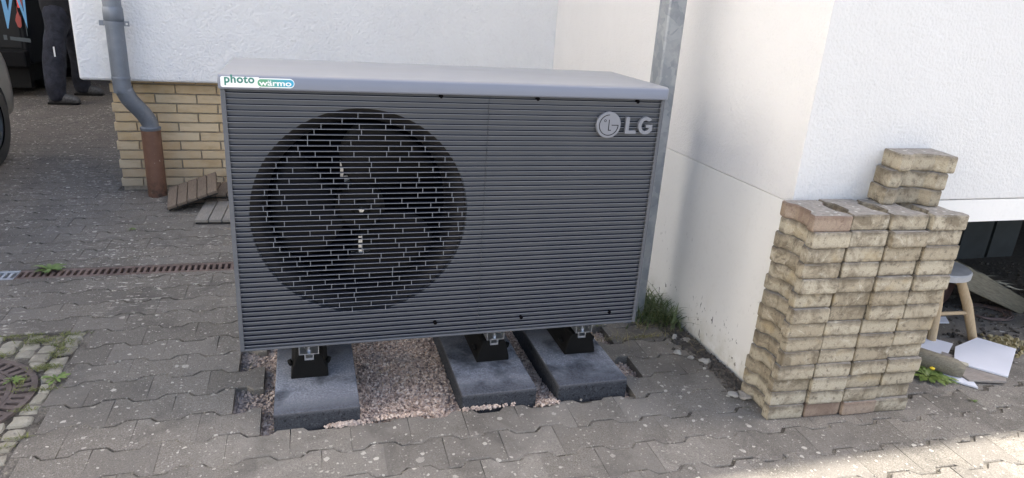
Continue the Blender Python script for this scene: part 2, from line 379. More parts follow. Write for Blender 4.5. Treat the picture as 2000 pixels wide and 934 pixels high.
M['grass_dry'] = leaf('dry_grass', (.20,.165,.075), (.34,.28,.14))
M['weed'] = leaf('weed_leaves', (.07,.12,.02), (.16,.22,.05))
M['moss'] = leaf('moss', (.075,.095,.02), (.17,.18,.045))
M['flower'] = plain('dandelion_yellow', (.75,.55,.02), .6)
M['stone'] = plain('rubble_stone', (.30,.28,.25), .9, .3, 20, bs=80, bd=.004)
M['stone_pale'] = plain('pale_rubble', (.38,.37,.34), .9, .2, 20, bs=80, bd=.004)
M['van'] = plain('black_van_paint', (.005,.006,.008), .5, .2, 3, spec=.25)
M['van_trim'] = plain('van_trim_plastic', (.004,.004,.005), .7, .2, spec=.15)
M['van_glass'] = plain('van_glass', (.006,.008,.01), .06, .1)
M['logo_blue'] = plain('logo_blue', (.10,.29,.52), .4, .04)
M['logo_red'] = plain('logo_red', (.28,.035,.03), .4, .04)
M['grey_print'] = plain('grey_print', (.045,.06,.07), .5, .1)
M['red_lens'] = plain('red_lens', (.6,.02,.02), .2, .1)
M['car'] = plain('grey_car_paint', (.105,.105,.105), .33, .08, 6, metal=.3)
M['rim'] = plain('alloy_rim', (.10,.11,.12), .35, .1, metal=.6)
M['glass'] = plain('car_glass', (.012,.014,.016), .05, .1)
def cloth(name, a, b):
    k = NT(name); n = k.noise(11, 6, .65, mode='world', dist=.6); k.col(k.mix(k.mr(n, .4, .7), a, b)).rough(.9).bump(k.noise(9, 5, .6, dist=.8), .7, .03).bump(k.noise(500, 2), .3, .001); return k.m
M['trousers'] = cloth('navy_work_cloth', (.006,.007,.014), (.024,.028,.045))
M['jacket'] = cloth('black_work_cloth', (.005,.005,.008), (.012,.012,.016))
M['skin'] = plain('skin', (.50,.31,.22), .5, .06)
M['hair'] = plain('dark_hair', (.03,.02,.015), .6, .2)
M['shoe'] = plain('dusty_black_leather', (.06,.06,.062), .65, .6, 60, bs=90, bd=.004, mode='world')
M['white_strip'] = plain('reflective_strip', (.72,.74,.76), .5, .03)
M['roof'] = plain('dark_roof_tiles', (.10,.05,.04), .8, .2)
M['garage'] = plain('garage_painted_dark', (.015,.015,.017), .9, .2)  # near-black colour carries the darkness of the unlit interior
M['house_side'] = plain('render', (.84,.82,.78), .9, .03)
M['earth'] = plain('surrounding_ground', (.30,.275,.24), .95, .2, 1.2, bs=40, bd=.01, mode='world')

# ------------------------------------------------------------------ paving
CURVE = lambda x: -.015*min(abs(x), 2.6)**2
ROWP, PER = .1385, .19
def bone(L=.19, wide=.0792, nar=.0536, j=.0003):
    h = L/2 - j; a = .0475; b = .0335; a2 = .040
    P = [(-h,-wide),(-h+.034,-wide),(-h+.058,-nar),(h-.058,-nar),(h-.034,-wide),(h,-wide),(h,wide),(h-.034,wide),(h-.058,nar),(-h+.058,nar),(-h+.034,wide),(-h,wide)]
    return P
def jit(poly, a, rng): return [(x+rng.uniform(-a, a), y+rng.uniform(-a, a)) for x, y in poly]
def paver_mb(poly, z0, z1, bev, rng, top_j=.0005):
    b = MB(); ins = [(x*.996, y-math.copysign(bev, y)) for x, y in poly]
    b.rings([[(x,y,z0) for x,y in poly], [(x,y,z1-bev*.9) for x,y in poly], [(x,y,z1+rng.uniform(-top_j, top_j)) for x,y in ins]], True, (False, True)); return b
rng = random.Random(3)
ground_variants = [paver_mb(jit(bone(), .0011, rng), -.06, 0, rng.choice((.0022,.003,.004)), rng).mesh('paver') for _ in range(7)]
for v in ground_variants: v.materials.append(M['paver'])

def clip_poly(poly, a, b, c):           # keep a*x+b*y+c >= 0
    out = []; n = len(poly)
    for i in range(n):
        p, q_ = poly[i], poly[(i+1) % n]; dp = a*p[0]+b*p[1]+c; dq = a*q_[0]+b*q_[1]+c
        if dp >= 0: out.append(p)
        if (dp >= 0) != (dq >= 0):
            t = dp/(dp-dq); out.append((p[0]+(q_[0]-p[0])*t, p[1]+(q_[1]-p[1])*t))
    return out
WX = 1.85; WY = -.145                      # the projecting wing: side wall plane and front corner
def side_x(y): return WX if y < .8 else WX + (y-.8)*(.12/1.95)
pavement = MB().box((-60,-60,-.6), (60,60,-.075)).build('ground', M['earth']); tag(pavement, kind='structure')
far_pave = MB()
# joint sand just under paver tops, with the pit left open
PX0, PX1, PY0, PY1 = -.05, 1.47, -.068, .62
js = MB()
def sheet(mb, x0, y0, x1, y1, z):
    mb.add([(x0,y0,z),(x1,y0,z),(x1,y1,z),(x0,y1,z)], [(0,1,2,3)])
paving = empty('pavement'); tag(paving, kind='structure')
GX0, GX1, GY0, GY1 = -1.9, 3.3, -1.5, 3.0
SQ = (-.65, .772, -.5)
gxs = np.unique(np.round(np.concatenate([np.arange(GX0, GX1, .024), [GX1, PX0-.012, PX1+.008, -.65]]), 4)); gys = np.unique(np.round(np.concatenate([np.arange(GY0, GY1, .024), [GY1, PY0-.022, PY1+.03, 1.347, 1.479, .772, -.5]]), 4))
def jz(x, y):
    fill = .0025 if y < .1 else 0
    return -.0068 + fill + .0052*noise.noise(Vector((x*5.5, y*9, .3))) + .002*noise.noise(Vector((x*25, y*25, .7)))
jv = [(x, y, min(-.0012, jz(x, y))) for y in gys for x in gxs]; jf = []
for j in range(len(gys)-1):
    for i in range(len(gxs)-1):
        cx = (gxs[i]+gxs[i+1])/2; cy = (gys[j]+gys[j+1])/2
        if cx < -.65 and -.5 < cy < .772: continue
        if 1.347 < cy < 1.479: continue
        if PX0-.012 < cx < PX1+.008 and PY0-.022 < cy < PY1+.03: continue
        n0 = j*len(gxs)+i; jf.append((n0, n0+1, n0+1+len(gxs), n0+len(gxs)))
js.add(jv, jf)
for (x0,y0,x1,y1) in ((-9,-9,9,GY0),(-9,GY1,9,16),(-9,GY0,GX0,-.5),(-9,.772,GX0,1.347),(-9,1.479,GX0,GY1),(GX1,GY0,9,GY1)): sheet(js, x0,y0,x1,y1,-.006)
jo = js.build('joint_sand', M['joint'], paving, smooth=True, fix=False); tag(jo, kind='stuff')
camp = cam.location
cand = []
for r_ in range(-32, 96):
    yc = -.274 + ROWP*r_
    off = .045 if r_ % 2 == 0 else .14
    for i in range(-26, 40):
        xc = off + PER*(i+.5)
        dy = CURVE(xc); y = yc + dy; x = xc
        if x < -7 or x > 7 or y > 12.5: continue
        # only paving that the place shows from near this viewpoint
        if y < -4.5: continue
        if y < 2.9 and x < -3.2: continue
        if y > .9 and x > 4.6: continue
        # houses
        if x > -.99 and y > 2.93: continue
        sx = side_x(y)
        if x > sx + .1 and y > WY + .03 and not (x > 2.3 and y < 1.4): continue
        # pit rows
        if 2 <= r_ <= 6 :
            lo, hi = (.045, 1.375) if r_ % 2 == 0 else (-.05, 1.47)
            if lo < x < hi: continue
        clips = []
        # sett square round the manhole
        if x < -.56 and -.55 < y < .86 and x > -1.75:
            if x < -.648 and y < .772 and y > -.5:
                if x+PER/2 > -.648 and (x > -.70): clips.append((1,0,.648))
                elif y+.08 > .772 and y > .72: clips.append((0,1,-.772))
                else: continue
            elif x-PER/2 < -.648 and y < .772: clips.append((1,0,.648))
            elif y-.08 < .772 and x < -.648: clips.append((0,1,-.772))
        # drain
        if 1.25 < y < 1.58:
            if y < 1.352-.0: clips.append((0,-1,1.350))
            elif y > 1.474: clips.append((0,1,-1.476))
            elif y < 1.413 and y-.08 < 1.34: clips.append((0,-1,1.350))
            elif y >= 1.413 and y+.08 > 1.485: clips.append((0,1,-1.476))
            else: continue
        # walls
        if WY < y < 2.9 and x < sx+.1 and x+PER/2 > sx-.055 and not (x > sx): clips.append((-1,0,sx-.055))
        elif WY-.09 < y and x > 1.75 and x <= sx+.1 and y > WY: continue
        if y+.08 > 2.87 and x+.1 > -.98 and y < 2.93: clips.append((0,-1,2.865))
        if y >= 2.93 and x+PER/2 > -1.0: clips.append((-1,0,-1.0))
        cand.append((x, y, clips))
def size_px(c):
    v = Vector((c[0], c[1], 0)) - camp; z = v.dot(fw)
    if z < .3: return -1
    px = v.dot(rx)/z*1325.8; py = v.dot(ux)/z*1325.8
    if abs(px) > 1075 or abs(py) > 500: return -1
    if c[0] > .1 and c[0] < 1.3 and c[1] > .65 and c[1] < 2.5: return 0   # behind the unit
    return 1/(z*z*z)
cand.sort(key=size_px, reverse=True)
near = 0
for (x, y, clips) in cand:
    tilt = (rng.gauss(0, .0022), rng.gauss(0, .0022), rng.gauss(0, .004) - .03*max(-2.6, min(2.6, x))); dz = max(-.0008, rng.gauss(0, .0006))
    if near < 296:
        near += 1
        if not clips:
            o = link('paver', rng.choice(ground_variants), None, paving, (x, y, dz), tilt)
        else:
            p = [(a, b) for a, b in bone()]
            for (a, b, c) in clips: p = clip_poly(p, a, b, c + a*x + b*y)
            if len(p) < 3 or abs(sum(p[i][0]*p[(i+1)%len(p)][1]-p[(i+1)%len(p)][0]*p[i][1] for i in range(len(p)))) < .0016: continue
            o = paver_mb(p, -.06, 0, .003, rng).build('paver', M['paver'], paving, loc=(x, y, dz), rot=(tilt[0], tilt[1], 0))
    else:
        p = jit(bone(), .001, rng)
        for (a, b, c) in clips: p = clip_poly(p, a, b, c + a*x + b*y)
        if len(p) < 3 or abs(sum(p[i][0]*p[(i+1)%len(p)][1]-p[(i+1)%len(p)][0]*p[i][1] for i in range(len(p)))) < .0016: continue
        pm = paver_mb(p, -.03, 0, .004, rng)
        mt = Matrix.Translation((x, y, dz)) @ Euler(tilt).to_matrix().to_4x4()
        far_pave.add([mt @ Vector(v) for v in pm.v], pm.f)
fp = far_pave.build('distant_pavers', M['paver_far'], paving, fix=False); tag(fp, kind='stuff')

# pit: grit floor and pink chips
pm = MB(); nx, ny = 40, 22
vs = []; X0, X1, Y0, Y1 = -.16, 1.58, -.09, .80
for j in range(ny+1):
    for i in range(nx+1):
        x = X0+(X1-X0)*i/nx; y = Y0+(Y1-Y0)*j/ny
        z = -.034 + .012*noise.noise(Vector((x*5, y*5, 1))) + (.012*math.exp(-((y+.06)/.05)**2) if .35 < x < 1.1 else 0)
        vs.append((x, y, z))
pm.add(vs, [(j*(nx+1)+i, j*(nx+1)+i+1, (j+1)*(nx+1)+i+1, (j+1)*(nx+1)+i) for j in range(ny) for i in range(nx)])
def pit_z(x, y): return -.034 + .012*noise.noise(Vector((x*5, y*5, 1))) + (.012*math.exp(-((y+.06)/.05)**2) if .35 < x < 1.1 else 0)
tag(pm.build('pit_floor', M['gravel'], smooth=True), kind='structure')
def chips(name, n, gen, m, smin, smax, seed, label, cat='gravel'):
    r = np.random.RandomState(seed)
    base = np.array([(-1,-1,-1),(1,-1,-1),(1,1,-1),(-1,1,-1),(-1,-1,1),(1,-1,1),(1,1,1),(-1,1,1)], float)
    fb = np.array([(3,2,1,0),(4,5,6,7),(0,1,5,4),(1,2,6,5),(2,3,7,6),(3,0,4,7)])
    P = np.array(gen(r, n)); n = len(P)
    s_ = r.uniform(smin, smax, (n,1,1))*r.uniform(.55, 1.2, (n,1,3))*.5
    V = (base[None] + r.uniform(-.45, .45, (n,8,3)))*s_
    q = r.normal(size=(n,4)); q /= np.linalg.norm(q, axis=1, keepdims=True); a,b,c,d = q.T
    Rm = np.stack([np.stack([1-2*(c*c+d*d), 2*(b*c-a*d), 2*(b*d+a*c)], -1), np.stack([2*(b*c+a*d), 1-2*(b*b+d*d), 2*(c*d-a*b)], -1), np.stack([2*(b*d-a*c), 2*(c*d+a*b), 1-2*(b*b+c*c)], -1)], 1)
    V = np.einsum('nij,nkj->nki', Rm, V) + P[:,None,:]
    F = (fb[None] + 8*np.arange(n)[:,None,None]).reshape(-1,4)
    me = bpy.data.meshes.new(name); me.from_pydata(V.reshape(-1,3).tolist(), [], F.tolist()); me.materials.append(m)
    o = bpy.data.objects.new(name, me); COL.objects.link(o); tag(o, label, cat, None, 'stuff'); return o
def gen_pit(r, n):
    out = []
    while len(out) < n:
        x = r.uniform(-.12, 1.5); y = r.uniform(-.075, .62)
        if any(a+.01 < x < a+.265 for a in (.09,.713,1.072)): continue
        if x > 1.36 and r.rand() < .85: continue
        out.append((x, y, pit_z(x, y) + r.uniform(-.002, .011)))
    return out
chips('gravel', 21000, gen_pit, M['gravel'], .0045, .0115, 1, 'pink crushed granite gravel filling the opened pit between the dark slabs')
def gen_spill(r, n):
    out = []
    for (cx, cy, sx, sy, k) in ((.325,-.082,.05,.012,.5),(1.03,-.085,.035,.014,.3),(.80,-.075,.08,.010,.25),(.5,-.075,.09,.006,.25)):
        for _ in range(int(n*k)):
            out.append((cx+r.normal()*sx*.6, cy+abs(r.normal())*-sy*.6+.01, abs(r.normal())*.003+.003))
    return out
chips('spilled_gravel', 420, gen_spill, M['gravel'], .005, .010, 2, 'pink gravel chips spilled over the paving edge in front of the slabs')

# ------------------------------------------------------------------ concrete slabs under the unit
SLX = (.09, .713, 1.072)
for x, lab in zip(SLX, ('leftmost of the three dark concrete slabs, alone left of the pink gravel', 'middle of the three dark concrete slabs, right of the pink gravel', 'rightmost of the three dark concrete slabs, nearest the brick-sized hole')):
    b = MB().box((0, -.066, -.03), (.275, .62, .061)).build('concrete_slab', M['slab'], loc=(x, 0, 0)); bevel_mod(b, .005, 2); tag(b, lab, 'slab', 'dark concrete slabs carrying the heat pump')
    bake(b)

# ------------------------------------------------------------------ heat pump
hp = empty('heat_pump', (0,0,.061), label='slate grey outdoor heat pump with slatted front and round fan opening on dark slabs', cat='heat pump')
UZ0, UZ1, UD, UW = .262, 1.085, .46, 1.38
OZ = -.061
def part(mb, name, m, parent=hp, **k):
    o = mb.build(name, m, parent, **k)
    if parent is hp: o.location = (o.location.x, o.location.y, o.location.z + OZ)
    return o
FCX, FCZ, FR = .3855, .704, .333
# front panel with round hole: ring-to-rect mesh, set back behind the slats
PYF = .0090
pn = MB(); N = 96
def rect_pt(a, x0, x1, z0, z1):
    dx, dz = math.cos(a), math.sin(a); t = 1e9
    if dx > 1e-9: t = min(t, (x1-FCX)/dx)
    if dx < -1e-9: t = min(t, (x0-FCX)/dx)
    if dz > 1e-9: t = min(t, (z1-FCZ)/dz)
    if dz < -1e-9: t = min(t, (z0-FCZ)/dz)
    return (FCX+dx*t, FCZ+dz*t)
xs0, xs1 = .014, .7733
angs = sorted([2*math.pi*i/N for i in range(N)] + [math.atan2(z-FCZ, x-FCX) % (2*math.pi) for x in (xs0, xs1) for z in (UZ0+.008, UZ1)])
n_ = len(angs)
pn.add([(FCX+FR*math.cos(a), PYF, FCZ+FR*math.sin(a)) for a in angs] + [(rect_pt(a, xs0, xs1, UZ0+.008, UZ1)[0], PYF, rect_pt(a, xs0, xs1, UZ0+.008, UZ1)[1]) for a in angs] + [(FCX+FR*math.cos(a), PYF+.02, FCZ+FR*math.sin(a)) for a in angs],
       [(i, (i+1)%n_, n_+(i+1)%n_, n_+i) for i in range(n_)] + [((i+1)%n_, i, 2*n_+i, 2*n_+(i+1)%n_) for i in range(n_)])
part(pn, 'fan_panel', M['unit'])
part(MB().box((.7747, PYF, UZ0+.008), (UW-.014, PYF+.004, UZ1)), 'side_panel', M['unit'])
# casing: sides, back, bottom, frame
fr = MB()
fr.box((0, -.002, UZ0), (.013, UD, UZ1)); fr.box((UW-.013, -.002, UZ0), (UW, UD, UZ1)); fr.box((.013, -.002, UZ0), (UW-.013, .016, UZ0+.0075)); fr.box((.013, .02, UZ0+.002), (UW-.013, UD-.005, UZ0+.006)); fr.box((.013, UD-.004, UZ0+.006), (UW-.013, UD, UZ1-.002)); fr.box((.7735,.05,UZ0+.01),(.7775,UD-.01,UZ1-.01))
o = part(fr, 'casing', M['unit']); bevel_mod(o, .0015, 1)
# lid: raised front lip, slightly sloping top
ld = MB(); y0, y1 = -.012, UD+.006
prof = [(y0, 1.0855), (y0-.001, 1.119), (y0+.004, 1.1265), (y0+.012, 1.1285), (y1-.01, 1.1285), (y1, 1.120), (y1, 1.0855)]
ld.rings([[(x, y, z) for y, z in prof] for x in (-.004, UW+.004)])
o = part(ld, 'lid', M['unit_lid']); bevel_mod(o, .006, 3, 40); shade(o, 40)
# slats
NS = 49; P0, P1 = UZ0+.018, UZ1-.010; pit = (P1-P0)/(NS-1)
s_l = MB(); sp = [(.0036,.0010),(-.0004,.0008),(-.0012,.0004),(-.0012,-.0008),(-.0004,-.0012),(.0036,-.0008)]
s_l.rings([[(x, y, z) for y, z in sp] for x in (0, 1)])
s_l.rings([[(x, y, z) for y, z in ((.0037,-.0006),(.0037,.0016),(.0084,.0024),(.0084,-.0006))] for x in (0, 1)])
sme = s_l.mesh('slat'); sme.materials.append(M['slat']); sme.materials.append(M['slat_shade'])
for p_ in list(sme.polygons)[8:]: p_.material_index = 1  # rear strip and slat top darkened to draw the shade in the recess
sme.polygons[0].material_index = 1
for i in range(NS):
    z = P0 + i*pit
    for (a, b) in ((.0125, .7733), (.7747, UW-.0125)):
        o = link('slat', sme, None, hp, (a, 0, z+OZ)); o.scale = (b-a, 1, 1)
# thin uprights bridging the slats over the fan opening
rb = MB(); rr = random.Random(11)
for i in range(NS-1):
    z = P0+i*pit; zc = z+pit/2; h = FR**2-(zc-FCZ)**2
    if h < .005: continue
    hw = math.sqrt(h)-.015; x = FCX-hw + rr.uniform(.02, .09)
    while x < FCX+hw:
        rb.box((x-.0009, -.0002, z+.0010), (x+.0009, .006, z+pit-.0012)); x += rr.uniform(.04, .16)
o = part(rb, 'grille_uprights', M['slat']); tag(o, kind='stuff')
# bolts heads / dark fixing holes on the slats
hb = MB()
for (x, z) in ((.621,1.080),(.931,1.079),(1.28,1.078),(.623,.316),(.93,.313),(1.27,.310)):
    hb = MB(); hb.tube([(x,-.0022,z),(x,.010,z)], .0062, 14); part(hb, 'fixing_hole', M['unit_dark'], smooth=False)
# fan shroud, rear cavity, blades, hub, motor bracket
sh = MB(); rings = []
for (r_, y) in ((FR+.001,.033),(FR-.012,.036),(FR-.030,.05),(FR-.042,.075),(FR-.046,.12),(FR-.046,.17),(FR-.030,.20)):
    rings.append([(FCX+r_*math.cos(2*math.pi*k/72), y, FCZ+r_*math.sin(2*math.pi*k/72)) for k in range(72)])
sh.rings(rings, True, (False, False)); part(sh, 'fan_shroud', M['fan_ring'], smooth=True)
part(MB().box((.03,.40,UZ0+.02),(.76,.43,UZ1-.02)), 'heat_exchanger', M['unit_dark'])
for k in range(3):
    b = MB(); nr, na = 8, 10; g = []
    for i in range(nr+1):
        rad = .07+(.275-.07)*i/nr; a0 = k*2*math.pi/3 + .5 - .25*i/nr; sp_ = R(78) + R(12)*math.sin(math.pi*i/nr)
        for j in range(na+1):
            t = j/na; a = a0 + sp_*t; y = .175 - .075*t - .018*math.sin(math.pi*t)
            g.append((FCX+rad*math.cos(a), y, FCZ+rad*math.sin(a)))
    b.add(g, [(i*(na+1)+j, i*(na+1)+j+1, (i+1)*(na+1)+j+1, (i+1)*(na+1)+j) for i in range(nr) for j in range(na)])
    o = part(b, 'fan_blade', M['fan'], smooth=True); so_ = o.modifiers.new('thick','SOLIDIFY'); so_.thickness = .003
hub = MB(); hr = []
for (r_, y) in ((.078,.18),(.078,.10),(.066,.088),(.03,.084),(.022,.076),(.0,.076)):
    hr.append([(FCX+max(r_,.0005)*math.cos(2*math.pi*k/40), y, FCZ+max(r_,.0005)*math.sin(2*math.pi*k/40)) for k in range(40)])
hub.rings(hr, True, (False, True)); h_ = part(hub, 'fan_hub', M['fan'], smooth=False)
nu = MB().tube([(FCX,.076,FCZ),(FCX,.066,FCZ)], .009, 6); o = part(nu, 'hub_nut', M['alu'], h_)
mbk = part(MB().box((FCX-.080,.22,UZ0+.02),(FCX-.045,.235,UZ1-.02)), 'motor_bracket', M['unit_dark'])
br = MB().box((FCX-.058,.19,FCZ+.075),(FCX-.048,.20,FCZ+.165)); br.box((FCX-.046,.175,FCZ+.055),(FCX-.030,.185,FCZ+.085)); part(br, 'bracket_tab', M['alu'], mbk)
br = MB().box((FCX-.010,.07,FCZ-.145),(FCX+.002,.08,FCZ-.09)); br.box((FCX-.035,.065,FCZ-.150),(FCX+.028,.085,FCZ-.1455)); part(br, 'bracket_tab', M['alu'], mbk)
# feet
def foot(x0, x1):
    cx = (x0+x1)/2; f = MB(); hb_ = (x1-x0)/2; ht = hb_*.66; z0, z1 = .0612, .152
    prof = [(-hb_,z0),(hb_,z0),(hb_-.002,z0+.02),(ht+.004,z1-.012),(ht-.006,z1),(.017,z1),(.017,z1-.018),(-.017,z1-.018),(-.017,z1),(-ht+.006,z1),(-ht-.004,z1-.012),(-hb_+.002,z0+.02)]
    f.rings([[(cx+x, y, z) for x, z in prof] for y in (.143, .52)])
    fo = part(f, 'foot', M['rubber']); bevel_mod(fo, .004, 2, 50)
    g = MB(); zb = z1-.0175
    rp = [(-.0155,zb),(.0155,zb),(.0155,zb+.029),(.006,zb+.029),(.006,zb+.0255),(.012,zb+.0255),(.012,zb+.010),(.0155-.004,zb+.008),(-.0115,zb+.008),(-.012,zb+.010),(-.012,zb+.0255),(-.006,zb+.0255),(-.006,zb+.029),(-.0155,zb+.029)]
    g.rings([[(cx+x, y, z) for x, z in rp] for y in (.139, .50)]); part(g, 'rail', M['alu'], fo)
    u = MB(); zt = zb+.0295; up = [(-.0335,zt),(.0335,zt),(.0335,UZ0+.002),(.031,UZ0+.002),(.031,zt+.0028),(-.031,zt+.0028),(-.031,UZ0+.002),(-.0335,UZ0+.002)]
    u.rings([[(cx+x, y, z) for x, z in up] for y in (.125, .20)]); part(u, 'bracket', M['alu'], fo)
    bo = MB().tube([(cx,.145,zt+.003),(cx,.145,zt+.012)], .0085, 6); bo.tube([(cx,.145,zt+.012),(cx,.145,zt+.02)], .0045, 8); part(bo, 'bolt', M['alu'], fo)
    for s_ in (-1, 1):
        q_ = MB().tube([(cx+s_*(hb_-.004),.19,.105),(cx+s_*(hb_+.006),.19,.10)], .012, 12); part(q_, 'side_boss', M['rubber'], fo)
for a, b in ((.142,.271),(.813,.942),(1.170,1.299)): foot(a, b)
# sticker
def text_mesh(s_, size, off=0, ext=.0004, space=1):
    c = bpy.data.curves.new('lettering', 'FONT'); c.body = s_; c.size = size; c.offset = off; c.extrude = ext; c.space_character = space
    o = bpy.data.objects.new('lettering', c); COL.objects.link(o); me = bpy.data.meshes.new_from_object(o.evaluated_get(bpy.context.evaluated_depsgraph_get()))
    bpy.data.objects.remove(o); return me
def front(me, name, m, x, z, y, width=None, height=None, parent=hp):
    xs = [v.co.x for v in me.vertices]; ys = [v.co.y for v in me.vertices]
    sx = width/(max(xs)-min(xs)) if width else 1; sy = height/(max(ys)-min(ys)) if height else sx
    for v in me.vertices: v.co = Vector(((v.co.x-min(xs))*sx, -v.co.z, (v.co.y-min(ys))*sy))
    o = link(name, me, m, parent); o.location = (x, y, z+(OZ if parent is hp else 0)); return o
def rrect(x0, z0, x1, z1, r_, n=5, right_only=False):
    P = []
    for (cx, cz, a0) in ((x1-r_, z0+r_, -90), (x1-r_, z1-r_, 0), (x0+r_, z1-r_, 90), (x0+r_, z0+r_, 180)):
        for i in range(n+1):
            a = R(a0+90*i/n); P.append((cx+r_*math.cos(a), cz+r_*math.sin(a)))
    return P
F = Matrix.Rotation(R(90), 4, 'X')      # xy-plane prism -> xz-plane facing -Y
def fpoly(poly, y, th, name, m, parent=hp):
    b = MB(); b.rings([[(x, y, z) for x, z in poly], [(x, y-th, z) for x, z in poly]]); return part(b, name, m, parent) if parent is hp else b.build(name, m, parent)
YL = -.0132
st = fpoly(rrect(.004, 1.0925, .106, 1.1215, .005), YL, .0006, 'sticker', M['sticker_white'])
p2 = rrect(.098, 1.0935, .198, 1.1195, .0129, 8); fpoly(p2, YL, .0004, 'sticker_ring', M['sticker_white'], st)
fpoly(rrect(.100, 1.0963, .1962, 1.1167, .0100, 8), YL-.0004, .0005, 'sticker_field', M['grad_ink'], st)
front(text_mesh('photo', .02, .0005, .0002, 1.08), 'lettering', M['green_ink'], .014, 1.0975, YL-.0010, .078, None, st)
front(text_mesh('wärmo', .02, .0004, .0002, 1.0), 'lettering', M['sticker_white'], .1035, 1.0988, YL-.0014, .086, .0145, st)
# the maker's badge: disc with face mark, and two letters
def ringpoly(cx, cz, r0, r1, a0, a1, n=40):
    P = [(cx+r1*math.cos(R(a0+(a1-a0)*i/n)), cz+r1*math.sin(R(a0+(a1-a0)*i/n))) for i in range(n+1)]
    return P + [(cx+r0*math.cos(R(a1-(a1-a0)*i/n)), cz+r0*math.sin(R(a1-(a1-a0)*i/n))) for i in range(n+1)]
BX, BZ, BR = 1.181, 1.0005, .0435
bd = MB(); rs = [[(BX+r_*math.cos(2*math.pi*k/56), y, BZ+r_*math.sin(2*math.pi*k/56)) for k in range(56)] for (r_, y) in ((BR,.004),(BR,-.0065),(BR-.0016,-.0082))]
bd.rings(rs); badge = part(bd, 'badge', M['badge'])
def arcstrip(cx, cz, r_, wd, a0, a1, y0, y1, n=44):
    b = MB(); rings = []
    for i in range(n+1):
        a = R(a0+(a1-a0)*i/n); rings.append([(cx+(r_-wd/2)*math.cos(a), y0, cz+(r_-wd/2)*math.sin(a)), (cx+(r_+wd/2)*math.cos(a), y0, cz+(r_+wd/2)*math.sin(a)), (cx+(r_+wd/2)*math.cos(a), y1, cz+(r_+wd/2)*math.sin(a)), (cx+(r_-wd/2)*math.cos(a), y1, cz+(r_-wd/2)*math.sin(a))])
    return b.rings(rings)
arcstrip(BX, BZ, .0335, .0022, 90, 360, -.0080, -.0088).build('badge_line', M['unit_dark'], badge)
def bars(name, lst, m, y0, y1, parent):
    b = MB()
    for (x0,z0,x1,z1) in lst: b.box((x0,y1,z0),(x1,y0,z1))
    return b.build(name, m, parent)
bars('badge_line', [(BX+.010,BZ-.0011,BX+.0345,BZ+.0011)], M['unit_dark'], -.0080, -.0088, badge)
bars('badge_line', [(BX-.0011,BZ-.018,BX+.0011,BZ+.018),(BX+.0012,BZ-.018,BX+.009,BZ-.0158)], M['unit_dark'], -.0080, -.0088, badge)
arcstrip(BX-.014, BZ+.0145, .0035, .0014, 0, 360, -.0080, -.0088, 16).build('badge_line', M['unit_dark'], badge)
LZ0, LZ1 = .9725, 1.0275
fpoly([(1.2425,LZ0),(1.282,LZ0),(1.282,LZ0+.0105),(1.2555,LZ0+.0105),(1.2555,LZ1),(1.2425,LZ1)], .004, .0115, 'letter', M['badge'])
gx, gz = 1.3165, (LZ0+LZ1)/2
P = []; ro, ri = .0295, .0165
A0, A1 = 42, 340
for i in range(31): a = R(A0+(318-A0)*i/30); P.append((gx+ro*.93*math.cos(a), gz+ro*math.sin(a)))
P += [(gx+.0245, gz-.018), (gx+.0245, gz+.003), (gx+.001, gz+.003), (gx+.001, gz-.0065), (gx+.012, gz-.0065), (gx+.012, gz-.0135)]
for i in range(31): a = R(308-(308-47)*i/30); P.append((gx+ri*.93*math.cos(a)-.0005, gz+(ri+.0015)*math.sin(a)))
fpoly(P, .004, .0115, 'letter', M['badge'])

# ------------------------------------------------------------------ buildings
house = empty('house', (.5, 2.9, 0), label='white rendered house wall with yellow brick base behind the grey unit', cat='house')
def hpart(mb, name, m, parent=house, **k):
    o = mb.build(name, m, parent, **k)
    if parent is house: o.location = (-.5, -2.9, 0)
    return o
SY = 2.765
b = MB().box((-1.105, SY, .735), (2.2, 3.4, 6.0)); o = hpart(b, 'wall', M['stucco']); bevel_mod(o, .018, 3)
core = MB().box((-.968, 2.905, -.05), (2.2, 3.38, .7345)); hpart(core, 'brick_backing', M['mortar'])
hpart(MB().box((-.955, 3.405, -.05), (1.9, 12, 6.0)), 'house_body', M['house_side'])
hpart(MB().box((-1.35, 2.5, 6.005), (2.2, 12.2, 6.15)), 'roof', M['roof'])
brs = [MB().box((.0,0,-.026+dz),(L,.06,.026)).mesh('brick') for L, dz in ((.2405,0),(.115,0))]
bpool = {}
def brick(x0, x1, z):
    L = round(x1-x0, 3)
    if L < .02: return
    if L not in bpool:
        ml = []
        for _ in range(3):
            q = .0008
            bb = MB(); pl = [(0,-.0262),(L,-.0262),(L,.0262),(0,.0262)]; pl = jit(pl, q, rng); ins = inset(pl, .002)
            bb.rings([[(x,.05,z_) for x,z_ in pl],[(x,.0018,z_) for x,z_ in pl],[(x,0,z_) for x,z_ in ins]], True, (False, True))
            me = bb.mesh('brick'); me.materials.append(M['brick']); ml.append(me)
        bpool[L] = ml
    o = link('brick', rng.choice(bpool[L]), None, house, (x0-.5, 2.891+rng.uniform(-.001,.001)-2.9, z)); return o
for k in range(12):
    zt = .706 - k*.0625; zc = zt-.03125+.0625
    if zc-.0262 < -.05: continue
    ph = 0 if k % 2 == 1 else -.125
    x = -.593+ph+.0
    xs = []
    xx = x-.25*3
    while xx < 2.0:
        a = max(xx+.0038, -.976); c = min(xx+.25-.0038, 1.93)
        if c > a: brick(a, c, zc)
        xx += .25
# projecting wing
wing = empty('house_wing', (3, 1, 0), label='projecting white house wing with smooth plinth beside the paver stack', cat='house')
def wpart(mb, name, m, **k):
    o = mb.build(name, m, wing, **k); o.location = (-3, -1, 0); return o
ZP = .758
